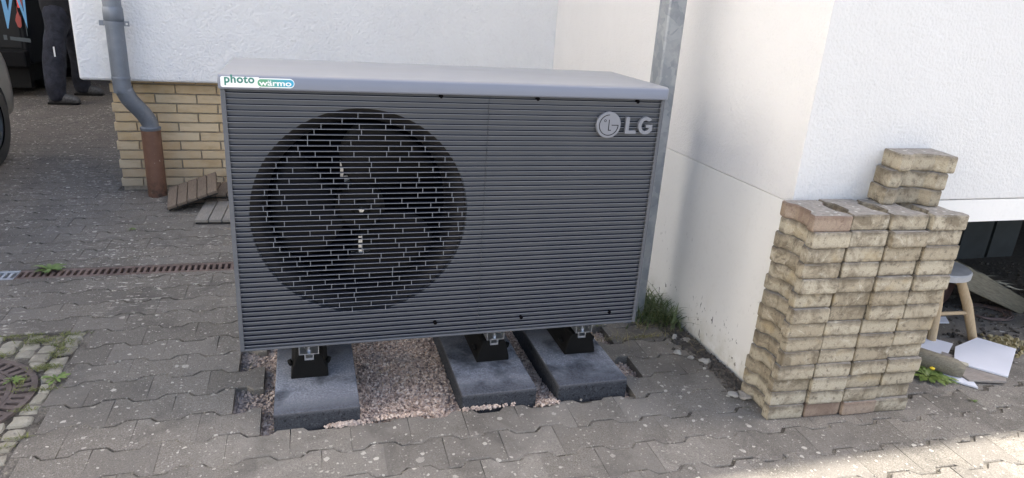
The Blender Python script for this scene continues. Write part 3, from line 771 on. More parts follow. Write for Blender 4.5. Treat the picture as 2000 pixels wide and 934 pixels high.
# upper walls: plan polygon with the slightly bent side wall
fx = side_x(SY+.06)
up = [(WX,WY),(9.5,WY),(9.5,SY+.05),(fx,SY+.05),(WX,.8)]
b = MB().prism(up, ZP, 6.0); o = wpart(b, 'wall', M['stucco_fine']); o.data.materials.append(M['stucco_dimmed'])
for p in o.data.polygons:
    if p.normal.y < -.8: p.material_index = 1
bevel_mod(o, .004, 2); 
g = .0015
b = MB().prism([(WX+g,WY+g),(2.36,WY+g),(2.36,.6),(2.5,SY+.04),(fx+g,SY+.04),(WX+g,.8)], -.05, ZP-.001); o = wpart(b, 'plinth', M['plinth']); bevel_mod(o, .002, 1)
b = MB().box((2.3605, WY+g, .665), (9.5, WY+.18, ZP-.003)); o = wpart(b, 'lintel', M['plinth'])
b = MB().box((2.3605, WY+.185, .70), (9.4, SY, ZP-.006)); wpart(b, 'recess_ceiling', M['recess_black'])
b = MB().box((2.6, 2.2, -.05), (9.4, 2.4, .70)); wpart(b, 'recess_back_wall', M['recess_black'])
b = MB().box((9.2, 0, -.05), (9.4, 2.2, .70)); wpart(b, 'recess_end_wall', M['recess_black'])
b = MB().box((3.80, .02, -.05), (4.12, .20, .32)); wpart(b, 'pale_pier', M['pale_wall'])
b = MB().box((4.13, .98, -.04), (4.36, 1.02, .699)); wpart(b, 'recess_panel', M['recess'])
b = MB().box((4.385, .98, -.04), (4.60, 1.02, .699)); wpart(b, 'recess_panel', M['recess'])
b = MB().box((1.60, -.275, 6.005), (9.7, 3.2, 6.12)); wpart(b, 'roof', M['roof'])
gt = MB().box((2.45, .40, -.03), (9.2, 2.2, .003)).build('recess_floor', M['grit']); tag(gt, kind='structure')
# garage at the far end of the drive
gar = empty('garage', (-3.4, 9.2, 0), label='dark open garage behind the black van at the end of the drive', cat='garage')
b = MB(); b.box((-6.6, 8.6, -.05), (-6.4, 15, 2.6)); b.box((-1.3, 8.6, -.05), (-1.11, 15, 2.6)); b.box((-6.4, 14.8, -.05), (-1.3, 15, 2.6)); o = b.build('wall', M['garage'], gar); o.location = (3.4,-9.2,0)
b = MB().box((-6.8, 8.5, 2.605), (-1.11, 15.2, 2.8)); o = b.build('roof', M['garage'], gar); o.location = (3.4,-9.2,0)

# unseen house added beyond the drive to bounce sunlight onto the side wall
nb = empty('light_bounce_house', (-8.5, -1, 0), label='pale rendered unseen house left of the view, added to bounce sunlight', cat='house')
MB().box((-3, -7, -.05), (3, 7.5, 5.8)).build('wall', M['house_side'], nb)
ro = MB(); ro.rings([[(-3.3,y,5.805),(3.3,y,5.805),(0,y,8.0)] for y in (-7.4,7.9)]); ro.build('roof', M['roof'], nb)
for yy in (-5,-2,1.2,4.6):
    wn = MB().box((2.96, yy-.5, 1.1), (3.02, yy+.5, 2.3)).build('window', M['van_glass'], nb)
    fm = MB(); fm.box((2.97,yy-.56,1.04),(3.05,yy+.56,1.10)); fm.box((2.97,yy-.56,2.30),(3.05,yy+.56,2.36)); fm.box((2.97,yy-.56,1.10),(3.05,yy-.50,2.30)); fm.box((2.97,yy+.50,1.10),(3.05,yy+.56,2.30)); fm.build('frame', M['sticker_white'], wn)

b = MB().box((-6.39, 8.62, .002), (-1.31, 14.79, .012)); o = b.build('floor', M['garage'], gar); o.location = (3.4,-9.2,0)  # floor sheet painted near-black in place of interior shade

# galvanised post
pb = MB(); px0, px1, py0, py1 = 1.622, 1.700, .50, .590; ch = .006
pp = [(px0+ch,py0),(px1-ch,py0),(px1,py0+ch),(px1,py1-ch),(px1-ch,py1),(px0+ch,py1),(px0,py1-ch),(px0,py0+ch)]
post = empty('steel_post', ((px0+px1)/2, (py0+py1)/2, 0), label='square galvanised steel post standing between the grey unit and the white wall', cat='post')
o = MB().prism(pp, -.02, 3.2).build('shaft', M['galv'], post); o.location = (-(px0+px1)/2, -(py0+py1)/2, 0)
o = MB().box((px0-.03, py0-.02, -.01), (px1+.03, py1+.03, .006)).build('base_plate', M['galv'], post); o.location = (-(px0+px1)/2, -(py0+py1)/2, 0)

# downpipe
dp = empty('downpipe', (-.735, 2.70, 0), label='blue grey zinc downpipe with offset bend entering a brown standpipe', cat='downpipe')
def dpart(mb, name, m, parent=dp, **k):
    o = mb.build(name, m, parent, **k)
    if parent is dp: o.location = (.735, -2.70, 0)
    return o
bx, by = -.735, 2.745; tx, ty = -.848, 2.655
dpart(MB().tube([(bx,by,-.02),(bx,by,.2),(bx,by,.435)], .0575, 28), 'standpipe', M['brownpipe'], smooth=False)
for o in dp.children: shade(o)
def smoothpath(pts, n=10):
    out = []
    for i in range(len(pts)-1):
        p0 = pts[max(i-1,0)]; p1 = pts[i]; p2 = pts[i+1]; p3 = pts[min(i+2,len(pts)-1)]
        for k in range(n):
            t = k/n; out.append(tuple(.5*((2*p1[j]) + (-p0[j]+p2[j])*t + (2*p0[j]-5*p1[j]+4*p2[j]-p3[j])*t*t + (-p0[j]+3*p1[j]-3*p2[j]+p3[j])*t**3) for j in range(3)))
    out.append(tuple(pts[-1])); return out
path = smoothpath([(tx,ty,3.2),(tx,ty,1.6),(tx,ty,.76),(tx+.006,ty+.005,.70),(tx+.028,ty+.022,.635),(tx+.065,ty+.052,.575),(bx-.022,by-.018,.53),(bx-.002,by-.002,.48),(bx,by,.44),(bx,by,.425)], 6)
o = dpart(MB().tube(path, .050, 28), 'pipe', M['zinc']); shade(o, 60)
o = dpart(MB().tube([(bx,by,.432),(bx,by,.438),(bx,by,.452),(bx,by,.458)], [.056,.061,.061,.053], 28), 'collar', M['zinc']); shade(o, 50)
for zc, rr_ in ((1.115,.0535),(1.145,.0525)):
    pass
o = dpart(MB().tube([(tx,ty,1.10),(tx,ty,1.106),(tx,ty,1.17),(tx,ty,1.18)], [.051,.0545,.0545,.051], 28), 'socket', M['zinc']); shade(o, 50)
o = dpart(MB().tube([(tx,ty,.76),(tx,ty,.762),(tx,ty,.775),(tx,ty,.777)], [.0505,.052,.052,.0505], 28), 'seam_ring', M['zinc'])
cl = dpart(MB().tube([(tx,ty,1.075),(tx,ty,1.0751),(tx,ty,1.098),(tx,ty,1.0981)], [.050,.0555,.0555,.050], 28), 'clamp', M['zinc'])
for s_ in (-1, 1):
    MB().box((tx+s_*.066-.012, ty-.012, 1.072), (tx+s_*.066+.012, ty+.012, 1.101)).build('clamp_ear', M['zinc'], cl); 
MB().tube([(tx+.07, ty-.02, 1.087), (tx+.07, ty+.02, 1.087)], .006, 8).build('clamp_screw', M['alu'], cl)

# ------------------------------------------------------------------ drain with cast grates
dr = empty('drain_channel', (0, 1.413, 0), label='narrow linear drain with rusty slotted cast grates crossing the paving', cat='drain')
b = MB().box((-2.2,-.063,-.10),(1.79,-.057,-.003)); b.box((-2.2,.057,-.10),(1.79,.063,-.003)); b.box((-2.2,-.057,-.10),(1.79,.057,-.09)); b.build('channel', M['pit_dark'], dr)
def grate(x0, n, m, label=None):
    b = MB(); L = n*.0285; z0, z1 = -.022, -.001
    b.box((x0,-.0555,z0),(x0+L-.003,-.034,z1)); b.box((x0,.034,z0),(x0+L-.003,.0555,z1))
    for i in range(n+1):
        xx = x0 + i*.0285 - (.0065 if i else 0); xe = x0+i*.0285+.0065
        if i == n: xe = x0+L-.003
        b.box((xx,-.0338,z0+.002),(xe,.0338,z1-.0006))
    o = b.build('grate', m, dr); 
    if label: o['label'] = label
    return o
x = -1.105
for i in range(6): grate(x, 17, M['rust']); x += 17*.0285
grate(-1.105-17*.0285, 17, M['galv_grate'], 'pale galvanised grate segment at the left end'); grate(-1.105-34*.0285, 17, M['galv_grate'])

# ------------------------------------------------------------------ manhole and granite setts
MX, MY = -.986, .305
mh = empty('manhole_cover', (MX, MY, 0), label='round brown cast iron manhole cover with radial slots set in granite stones', cat='manhole')
def ann(r0, r1, z0, z1, n=72):
    b = MB(); C_ = lambda r_, z: [(r_*math.cos(2*math.pi*k/n), r_*math.sin(2*math.pi*k/n), z) for k in range(n)]
    rr_ = [C_(r0,z0), C_(r1,z0), C_(r1,z1), C_(r0,z1), C_(r0,z0)]; b.rings(rr_, True, (False, False)); return b
fr_ = ann(.268, .287, -.03, -.001); 
for v in ann(.222, .232, -.03, -.003).v: pass
a_ = ann(.214, .224, -.03, -.002); fr_.add(a_.v, a_.f)
def bars_rad(b, r0, r1, n, frac, z0, z1):
    for k in range(n):
        a = 2*math.pi*k/n; mt = Matrix.Rotation(a, 4, 'Z'); hw = math.pi*r0/n*frac
        b.box((r0-.001, -hw, z0), (r1+.001, hw, z1), mt)
bars_rad(fr_, .224, .268, 44, .60, -.028, -.0025); fr_.build('frame', M['ring'], mh)
cv = ann(.196, .2115, -.03, -.003); a_ = ann(.135, .150, -.03, -.003); cv.add(a_.v, a_.f); bars_rad(cv, .150, .196, 34, .58, -.028, -.0035); cvo = cv.build('cover', M['ring'], mh)
dc = MB(); dc.rings([[(r_*math.cos(2*math.pi*k/48), r_*math.sin(2*math.pi*k/48), z) for k in range(48)] for r_, z in ((.1345,-.02),(.1345,-.006),(.12,-.004))], True, (False, True)); dc.build('cover_filling', M['ring'], cvo)
dk = MB(); dk.rings([[(.286*math.cos(2*math.pi*k/48), .286*math.sin(2*math.pi*k/48), z) for k in range(48)] for z in (-.06,-.05)]); dk.build('shaft_bottom', M['pit_dark'], mh)
sur = empty('granite_sett_surround', (MX, MY, 0)); tag(sur, kind='structure')
b = MB(); bn = 64; bx0, bx1, by0, by1 = -2.4-MX, -.65-MX, -.5-MY, .772-MY
def rp2(a):
    dx, dy = math.cos(a), math.sin(a); t = 1e9
    if dx > 1e-9: t = min(t, bx1/dx)
    if dx < -1e-9: t = min(t, bx0/dx)
    if dy > 1e-9: t = min(t, by1/dy)
    if dy < -1e-9: t = min(t, by0/dy)
    return (dx*t, dy*t, -.010)
ba = sorted([2*math.pi*i/bn for i in range(bn)]+[math.atan2(y, x) % (2*math.pi) for x in (bx0, bx1) for y in (by0, by1)]); bm_ = len(ba)
b.add([(.286*math.cos(a), .286*math.sin(a), -.010) for a in ba]+[rp2(a) for a in ba], [(i, bm_+i, bm_+(i+1)%bm_, (i+1)%bm_) for i in range(bm_)])
o = b.build('sett_bed', M['joint'], sur)
def sett_mesh(poly, h):
    b = MB(); n = 10; r0 = poly; cx = sum(p[0] for p in poly)/len(poly); cy = sum(p[1] for p in poly)/len(poly)
    def sc(k): return [(cx+(x-cx)*k, cy+(y-cy)*k) for x, y in r0]
    b.rings([[(x,y,-.03) for x,y in sc(1)], [(x,y,h-.012+rng.uniform(-.002,.002)) for x,y in sc(.99)], [(x,y,h-.004+rng.uniform(-.002,.002)) for x,y in sc(.88)], [(x,y,h+rng.uniform(-.0015,.0015)) for x,y in sc(.6)]], True, (False, True)); return b
cnt = 0
S_ = .070
for i in range(-1, 13):
    for j in range(-3, 20):
        cx = -.686 - i*S_ + rng.uniform(-.004,.004) + (j % 2)*0; cy = .738 - j*.066 + rng.uniform(-.006,.006) + (i % 2)*.035
        if cy > .745 or cy < -.5 or i < 0: continue
        hw = S_*.5-.005; hh = .028
        d = math.hypot(cx-MX, cy-MY)
        poly = [(cx-hw,cy-hh),(cx,cy-hh*1.06),(cx+hw,cy-hh),(cx+hw*1.03,cy),(cx+hw,cy+hh),(cx,cy+hh*1.03),(cx-hw,cy+hh),(cx-hw*1.03,cy)]
        poly = jit(poly, .006, rng)
        if d < .29: continue
        if d < .345:
            ux_, uy_ = (cx-MX)/d, (cy-MY)/d; poly = clip_poly(poly, ux_, uy_, -(ux_*MX+uy_*MY) - .293)
            if len(poly) < 3: continue
        poly = clip_poly(poly, 0, -1, .768); poly = clip_poly(poly, -1, 0, -.652)
        if len(poly) < 3 or abs(sum(poly[q][0]*poly[(q+1)%len(poly)][1]-poly[(q+1)%len(poly)][0]*poly[q][1] for q in range(len(poly)))) < .0022: continue
        pl = [(x-cx, y-cy) for x, y in poly]
        o = sett_mesh(pl, rng.uniform(-.004,.002)).build('granite_sett', M['sett'], sur, loc=(cx-MX, cy-MY, 0)); cnt += 1

# ------------------------------------------------------------------ stack of dug-up pavers
def soften(P, d):
    out = []
    for i in range(len(P)):
        p0, p1, p2 = Vector(P[i-1]), Vector(P[i]), Vector(P[(i+1) % len(P)]); a = (p1-p0).normalized(); b = (p2-p1).normalized()
        if a.dot(b) < .5: out += [tuple(p1-a*d), tuple(p1+(b-a)*d*.28), tuple(p1+b*d)]
        else: out.append(tuple(p1))
    return out
def stack_variant(seed):
    r = random.Random(seed); L = .188; base = bone(L, .0715, .0490, .0005)
    # add a little irregular wear round the outline
    P = []
    for i in range(len(base)):
        p, q_ = base[i], base[(i+1) % len(base)]; P.append((p[0]+r.uniform(-.0012,.0012), p[1]+r.uniform(-.0012,.0012)))
        if math.hypot(p[0]-q_[0], p[1]-q_[1]) > .05: P.append(((p[0]+q_[0])/2+r.uniform(-.001,.001), (p[1]+q_[1])/2+r.uniform(-.001,.001)))
    P = [(y, x) for x, y in P]                      # length along Y
    P = soften(P, .0042)
    lo = inset(P, .0025)
    b = MB(); H = .0545
    tp = inset(P, .0030); tp = [(x+r.uniform(-.0008,.0008), y+r.uniform(-.0008,.0008)) for x, y in tp]
    lo = [p for p in lo]
    b.rings([[(x,y,0) for x,y in lo], [(x,y,.004+r.uniform(0,.002)) for x,y in P], [(x,y,H-.005+r.uniform(-.0012,.0008)) for x,y in P], [(x,y,H+r.uniform(-.0007,.0003)) for x,y in tp]])
    me = b.mesh('concrete_paver'); bm = bmesh.new(); bm.from_mesh(me); bmesh.ops.recalc_face_normals(bm, faces=bm.faces); bm.to_mesh(me); bm.free(); me.materials.append(M['stack']); return me
SV = [stack_variant(s_) for s_ in range(9)]
SVR = []
for s_ in (20, 21, 22):
    me_ = stack_variant(s_); me_.materials.clear(); me_.materials.append(M['stack_red']); SVR.append(me_)
cols = ('leftmost column', 'second column', 'third column', 'rightmost column')
ords = ('at the bottom', 'second from the bottom', 'third from the bottom', 'fourth from the bottom', 'fifth from the bottom', 'sixth from the bottom', 'seventh from the bottom', 'eighth from the bottom', 'seventh from the top', 'sixth from the top', 'fifth from the top', 'fourth from the top', 'third from the top', 'second from the top')
ords = list(ords[:13]) + ['at the top']; ords[7:14] = ['seventh from the top', 'sixth from the top', 'fifth from the top', 'fourth from the top', 'third from the top', 'second from the top', 'at the top']
ang = R(-3.6); LH = .0553
for c in range(4):
    for k in range(14):
        f_ = k/13; x = 1.855 + .0035*math.sin(k*1.7+c) + f_*.012 + c*(.1475+.006*f_); y = -.245 - .010*c + rng.gauss(0, .0042) - .004*f_
        x += rng.gauss(0, .0009)
        if k == 13: y += (.0, .012, .008, -.002)[c]
        red_ = (c, k) in ((0,13),(1,0),(2,0)); o = link('concrete_paver', rng.choice(SVR if red_ else SV), None, None, (x, y, .001+k*LH), (0, 0, ang + rng.gauss(0, .009) + (math.pi if rng.random() < .5 else 0)))
        desc = 'reddish' if red_ else 'tan'
        tag(o, f'{desc} concrete paver in the {cols[c]} of the stack, {ords[k]}', 'paver', 'dug-up concrete pavers stacked against the wall corner')
for k, lb in enumerate(('lowest', 'middle', 'topmost')):
    o = link('concrete_paver', SV[(k*4+1) % 9], None, None, ((2.270,2.278,2.296)[k], (-.176,-.178,-.182)[k], .002+14*LH+k*.0605), (rng.gauss(0,.004), rng.gauss(0,.004), R((78,76,79)[k]))); o.scale = (1.2, 1.12, 1.09)
    tag(o, f'{lb} of the three extra pavers laid crosswise on top of the stack', 'paver', 'dug-up concrete pavers stacked against the wall corner')

# ------------------------------------------------------------------ deck tiles
def deck_tile(name_label, loc, rot, m, n=5, w_=.38, d_=.38):
    t = empty('deck_tile', loc, label=name_label, cat='deck tile', group='wooden deck tiles left by the brick wall'); t.rotation_euler = rot
    bw = w_/n
    for i in range(n):
        x0 = i*bw+.002
        b = MB(); b.box((x0, 0, .012), (x0+bw-.005, d_, .030)); o = b.build('board', m, t); bevel_mod(o, .0025, 2)
    g = MB()
    for i in range(6):
        yy = .01+i*(d_-.03)/5; g.box((.005, yy, 0), (w_-.005, yy+.012, .0115))
    for i in range(4): xx = .02+i*(w_-.05)/3; g.box((xx, .011, .002), (xx+.01, d_-.011, .0105))
    g.build('plastic_grid', M['black_plastic'], t); return t
deck_tile('silver grey deck tile lying flat on the paving beside the unit', (-.428, 2.09, .002), (0,0,R(-2)), M['deck_grey'])
deck_tile('deck tile lying flat behind the grey one, at the bottom of its pile', (-.485, 2.50, .002), (0,0,R(1)), M['deck'], 5, .34, .30)
deck_tile('deck tile lying flat on top of the small pile by the bricks', (-.425, 2.515, .036), (0,0,R(-2)), M['deck'], 5, .34, .30)
tl = deck_tile('brown deck tile leaning tilted on the pile near the standpipe', (-.595, 2.335, .004), (0,0,0), M['deck'], 5, .31, .36)
tl.rotation_euler = Euler((R(5), R(-19), R(5)))
tl.location = (-.607, 2.34, .006)

# ------------------------------------------------------------------ right side clutter
stl = empty('wooden_stool', (2.985, .17, 0), label='low wooden stool with scuffed grey seat and pale splayed legs', cat='stool')
SH = .345
se = MB(); se.rings([[(r_*math.cos(2*math.pi*k/40), r_*math.sin(2*math.pi*k/40), z) for k in range(40)] for r_, z in ((.132,SH-.034),(.142,SH-.030),(.143,SH-.006),(.137,SH)) ]); o = se.build('seat', M['stool_seat'], stl); shade(o, 30)
legs = []
for (fx_, fy_) in ((.203,-.122),(-.035,-.11),(-.15,.12),(.14,.14)):
    t_ = (fx_*.42, fy_*.42, SH-.03); o = MB().tube([(fx_,fy_,.004),(fx_*.72,fy_*.72,SH*.5),t_], [.0185,.0215,.0195], 16).build('leg', M['stool_leg'], stl); shade(o, 40)
a = (.203*.78,-.122*.78,.135); c = (-.035*.85-.02,-.11*.8,.14); o = MB().tube([a, c], .009, 10).build('rung', M['stool_leg'], stl); shade(o, 50)
o = MB().tube([(.12*.75,.14*.75,.16), (-.15*.75,.12*.75,.16)], .009, 10).build('rung', M['stool_leg'], stl)
# brown pot under the stool
pt = MB(); pt.rings([[(r_*math.cos(2*math.pi*k/32), r_*math.sin(2*math.pi*k/32), z) for k in range(32)] for r_, z in ((.07,.0),(.10,.05),(.115,.14),(.11,.22),(.095,.24),(.09,.235),(.1,.14),(.06,.02))], True, (True, True))
o = pt.build('brown_pot', M['pot'], None, True, (3.33, .46, 0)); tag(o, 'round brown pot standing in shade behind the wooden stool', 'pot')
def board(name, pts, z, th, m, label, cat, tilt=(0,0)):
    cx = sum(p[0] for p in pts)/len(pts); cy = sum(p[1] for p in pts)/len(pts)
    b = MB(); rs = []
    for zz in (0, th): rs.append([(x-cx, y-cy, zz+(x-cx)*tilt[0]+(y-cy)*tilt[1]) for x, y in pts])
    o = b.rings(rs).build(name, m, None, loc=(cx, cy, z)); bevel_mod(o, .0012, 1); tag(o, label, cat); return o
board('white_board', [(2.985,-.03),(3.17,.02),(3.255,-.105),(2.985,-.285),(2.86,-.135)], .022, .008, M['board_white'], 'large white laminate offcut under the front leg of the stool', 'board', (.02,.01))
board('grey_board', [(2.83,-.10),(2.90,-.04),(3.03,-.235),(2.955,-.305),(2.80,-.265)], .008, .010, M['board_grey'], 'grey brown wooden board half under the large white offcut', 'board', (.01,.0))
board('white_board', [(2.72,-.215),(2.74,-.17),(2.83,-.26),(2.80,-.31)], .002, .008, M['board_white'], 'narrow white offcut closest to the camera beside the dandelion', 'board')
board('white_board', [(2.80,.04),(2.95,.09),(3.02,.01),(2.90,-.07)], .012, .006, M['board_white'], 'white offcut lying between the two front legs of the stool', 'board', (.02,.02))
board('white_board', [(3.02,.26),(3.20,.22),(3.17,.17),(3.03,.20)], .03, .006, M['board_white'], 'pointed white shard behind the stool rung', 'board', (.05,.1))
board('pale_strip', [(2.70,.0),(2.725,.02),(2.90,-.17),(2.88,-.19)], .03, .006, M['splinter'], 'thin pale wooden strip poking out from behind the stack', 'wood strip', (.0,.05))
o = MB().tube([(2.68,-.06,.035),(2.70,-.09,.04),(2.79,-.20,.035),(2.81,-.225,.03)], [.03,.042,.040,.028], 12).build('timber_stub', M['beam']); shade(o, 60); tag(o, 'short mossy grey timber stub lying at the foot of the stack', 'timber')
# fallen timber with splintered end
bmq = Vector((3.83,.30,.035))-Vector((3.22,.33,.275)); L_ = bmq.length
tb = empty('fallen_timber', (3.22,.33,.262), label='old grey timber beam with splintered end leaning in the dark recess', cat='timber')
tb.rotation_euler = bmq.to_track_quat('X','Z').to_euler()
b = MB(); rs = []
for i in range(13):
    x = L_*i/12; h_ = .052; wv = .05
    k_ = 1 if i < 7 else 1-.07*(i-6)
    rs.append([(x,-wv,-h_),(x,wv,-h_),(x,wv,h_*k_+.003*math.sin(i*2)),(x,-wv,h_*k_*(.95 if i < 6 else .8)+.004*math.cos(i*3))])
o = b.rings(rs).build('beam', M['beam'], tb); bevel_mod(o, .004, 1)
b = MB()
for q in range(9):
    x = .27+rng.uniform(0,.25); yy = rng.uniform(-.04,.03); b.add([(x,yy,.045),(x+.01,yy+.012,.048),(x+rng.uniform(.06,.13),yy+.005,.05+rng.uniform(.0,.03)),(x+.02,yy,.055)], [(0,1,2),(1,3,2),(0,2,3),(0,3,1)])
o = b.build('splinters', M['splinter'], tb); tag(o, kind='stuff')
# coil of cable
pts = []
for i in range(0, 260):
    a = i*.16; rr_ = .105+.012*math.sin(i*.071)+.01*math.sin(i*.23); pts.append((3.555+rr_*math.cos(a)*1.0, .285+rr_*math.sin(a)*.85, .006+.005*(i%40)/40+.003*math.sin(i*.5)))
o = MB().tube(pts, .0035, 6).build('cable_coil', M['cable'], None, True); tag(o, 'loose coil of thin brown cable on the ground by the timber beam', 'cable')

# ------------------------------------------------------------------ plants
def blades(name, spots, m, label, cat, hmin, hmax, wd, seed, kind='stuff', flat=.6):
    r = random.Random(seed); b = MB()
    for (cx, cy, sx, sy, n, zb) in spots:
        for _ in range(n):
            x = cx+r.gauss(0, sx); y = cy+r.gauss(0, sy); a = r.uniform(0, 2*math.pi); h = r.uniform(hmin, hmax); ln = r.uniform(.3, 1.3)*h*flat*1.6; w_ = wd*r.uniform(.6,1.2)
            d = Vector((math.cos(a), math.sin(a), 0)); s_ = Vector((-d.y, d.x, 0))*w_; P = []
            for k in range(5):
                t = k/4; c = Vector((x, y, zb)) + d*ln*t**1.6 + Vector((0,0,h*(t-.38*t*t*flat*1.6))); P.append((c, (1-t)**.7))
            n0 = len(b.v); vs = []; fs = []
            for c, k_ in P[:-1]: vs += [c-s_*k_, c+s_*k_]
            vs.append(P[-1][0])
            for k in range(3): fs.append((2*k, 2*k+1, 2*k+3, 2*k+2))
            fs.append((6,7,8)); b.add(vs, fs)
    o = b.build(name, m, None, fix=False); tag(o, label, cat, None, kind); return o
blades('grass_tuft', [(1.735,.56,.05,.05,110,0),(1.785,.50,.03,.06,90,0),(1.75,.66,.04,.05,80,0),(1.80,.42,.02,.05,40,0),(1.70,.47,.04,.02,40,0)], M['grass'], 'large tuft of green grass growing between the steel post and the white wall', 'grass', 0.05, .19, .0042, 5, 'stuff')
blades('dry_grass', [(1.72,.54,.06,.06,50,0),(1.74,.56,.04,.05,60,.03),(1.70,.43,.05,.01,40,0),(1.6,.335,.08,.006,60,0),(1.45,.335,.05,.006,25,0),(1.80,.36,.015,.1,40,0)], M['grass_dry'], 'dry grass stalks along the paving joints near the steel post', 'grass', .015, .06, .0016, 6, 'stuff', 1.2)
blades('joint_weeds', [(1.62,.34,.05,.006,60,0),(1.45,.475,.05,.008,30,0),(1.74,.30,.02,.05,30,0)], M['moss'], 'low moss and weeds in the paving joints beside the white wall', 'weeds', .006, .018, .002, 16, 'stuff')
blades('grass_on_setts', [(-.80,.70,.03,.012,170,0),(-.70,.66,.02,.02,90,0),(-.70,.735,.03,.01,90,0),(-.90,.745,.03,.01,70,0),(-.71,.59,.012,.03,110,0),(-.715,.48,.025,.010,120,0),(-.90,.60,.03,.01,60,0),(-.76,.385,.006,.02,50,0),(-.70,.325,.04,.006,60,0),(-.72,.0,.04,.005,40,0),(-.69,.205,.02,.008,40,0),(-.80,.10,.015,.01,40,0),(-.66,.04,.02,.003,30,0),(-.84,.75,.02,.008,50,0)], M['moss'], 'fresh green grass and moss growing between the granite setts', 'grass', .006, .022, .0019, 8, 'stuff', 1.0)
def rosette(name, x, y, n, L0, m, label, seed, z=.0, cat='weed'):
    r = random.Random(seed); b = MB()
    for i in range(n):
        a = 2*math.pi*i/n+r.uniform(-.3,.3); L = L0*r.uniform(.6,1.1); d = Vector((math.cos(a), math.sin(a), 0)); s_ = Vector((-d.y,d.x,0)); vs = []
        lift = r.uniform(.25,.8)
        for k, wk in enumerate((.06,.16,.11,.24,.16,.26,.12,.0)):
            t = k/7; c = Vector((x,y,z+.003)) + d*L*t + Vector((0,0,L*lift*(t-.8*t*t)))
            vs += [c-s_*L*wk*.6, c+s_*L*wk*.6+Vector((0,0,.002))]
        b.add(vs, [(2*k,2*k+1,2*k+3,2*k+2) for k in range(7)])
    return b
def plant(name, b, m, label, cat, loc):
    o = b.build(name, m, None, fix=False); tag(o, label, cat); return o
dn = empty('dandelion', (2.665,-.195,0), label='yellow flowering dandelion growing at the right foot of the paver stack', cat='plant')
b = rosette('x', 0, 0, 22, .085, None, '', 3); b2 = rosette('x', .05, -.03, 14, .06, None, '', 4); b.add(b2.v, b2.f); b.build('leaves', M['weed'], dn, fix=False)
MB().tube([(-.03,-.02,0),(-.035,-.03,.03),(-.035,-.032,.062)], .0012, 6).build('stem', M['weed'], dn)
fl = MB(); fl.rings([[(-.035+r_*math.cos(2*math.pi*k/14)*(1 if k%2 else .75), -.032+r_*math.sin(2*math.pi*k/14)*(1 if k%2 else .75), z) for k in range(14)] for r_, z in ((.003,.060),(.011,.068),(.006,.072))]).build('flower_head', M['flower'], dn)
plant('weed', rosette('w', -.655,.385,9,.055,None,'',7), M['weed'], 'broad-leaved weed rosette at the edge of the granite setts', 'weed', None)
plant('weed', rosette('w', -.785,.40,9,.045,None,'',9), M['weed'], 'small weed growing out of the manhole ring slots', 'weed', None)
plant('weed', rosette('w', -.985,1.45,18,.075,None,'',12,-.0), M['weed'], 'spiky green weed growing over the rusty drain grate', 'weed', None)
plant('weed', rosette('w', -.75,2.03,8,.03,None,'',13), M['weed'], 'tiny yellow green weed in the paving left of the deck tiles', 'weed', None)
plant('weed', rosette('w', 2.69,-.38,7,.022,None,'',14), M['weed'], 'tiny moss weed in the paving right of the stack', 'weed', None)

# ------------------------------------------------------------------ rubble along the wall
def stone(x, y, s_, m, label, seed):
    bm = bmesh.new(); bmesh.ops.create_icosphere(bm, subdivisions=2, radius=1); r = random.Random(seed); o3 = Vector((r.uniform(0,9), r.uniform(0,9), 0))
    for v in bm.verts:
        k = 1+.95*noise.noise(v.co*1.1+o3); v.co = Vector((v.co.x*s_*k*1.15, v.co.y*s_*k*.9, v.co.z*s_*k*.5))
    me = bpy.data.meshes.new('stone'); bm.to_mesh(me); bm.free(); o = link('stone', me, m, None, (x, y, s_*.45), (0,0,r.uniform(0,6))); tag(o, label, 'stone'); return o
stone(1.783,-.185,.022,M['stone'],'tan rubble stone at the left foot of the paver stack',1)
stone(1.748,-.165,.017,M['stone_pale'],'pale pebble just left of the tan rubble stone',2)
stone(1.778,.085,.020,M['stone_pale'],'white rubble lump nearest the wall midway to the post',3)
stone(1.735,.125,.014,M['stone_pale'],'small white lump left of the rubble by the wall',4)
stone(1.70,.175,.016,M['stone_pale'],'flat white chip on the dirty paving near the wall',5)
stone(1.795,.27,.018,M['stone'],'brownish shard leaning against the foot of the white wall',6)
stone(1.755,.30,.015,M['stone_pale'],'pale chip beside the brownish shard near the wall',7)
def gen_wall(r, n):
    out = []
    for _ in range(n):
        y = r.uniform(-.13,.75); out.append((1.835-abs(r.normal())*.035*(1.3 if y > .2 else .8), y, abs(r.normal())*.003))
    return out
chips('wall_debris', 2600, gen_wall, M['grit'], .003, .014, 4, 'dark soil and crumbs collected along the foot of the white wall', 'debris')
def gen_rec(r, n): return [(r.uniform(2.7,4.6), r.uniform(-.1,.9), abs(r.normal())*.004) for _ in range(n)]
chips('recess_debris', 900, gen_rec, M['grit'], .004, .018, 5, 'crumbs and leaf litter scattered on the ground by the dark recess', 'debris')
def gen_l(r, n): return [(r.normal()*.06+3.30, r.normal()*.04-.02, abs(r.normal())*.005+.002) for _ in range(n)]
chips('leaf_litter', 160, gen_l, M['grass_dry'], .006, .02, 6, 'small heap of brown leaf litter right of the white offcut', 'debris')
def gen_j(r, n):
    out = []
    for _ in range(n):
        x = r.uniform(-1.3, 3.0); k = r.randint(-3, 12); y = -.205+ROWP*k+CURVE(x)+r.normal()*.006
        if -.06 < x < 1.48 and -.06 < y < .7: continue
        if x > 1.8 and y > -.4: continue
        out.append((x, y, .001))
    return out
chips('joint_crumbs', 900, gen_j, M['stone'], .002, .006, 7, 'tiny pale crumbs lying along the joints of the paving', 'debris')
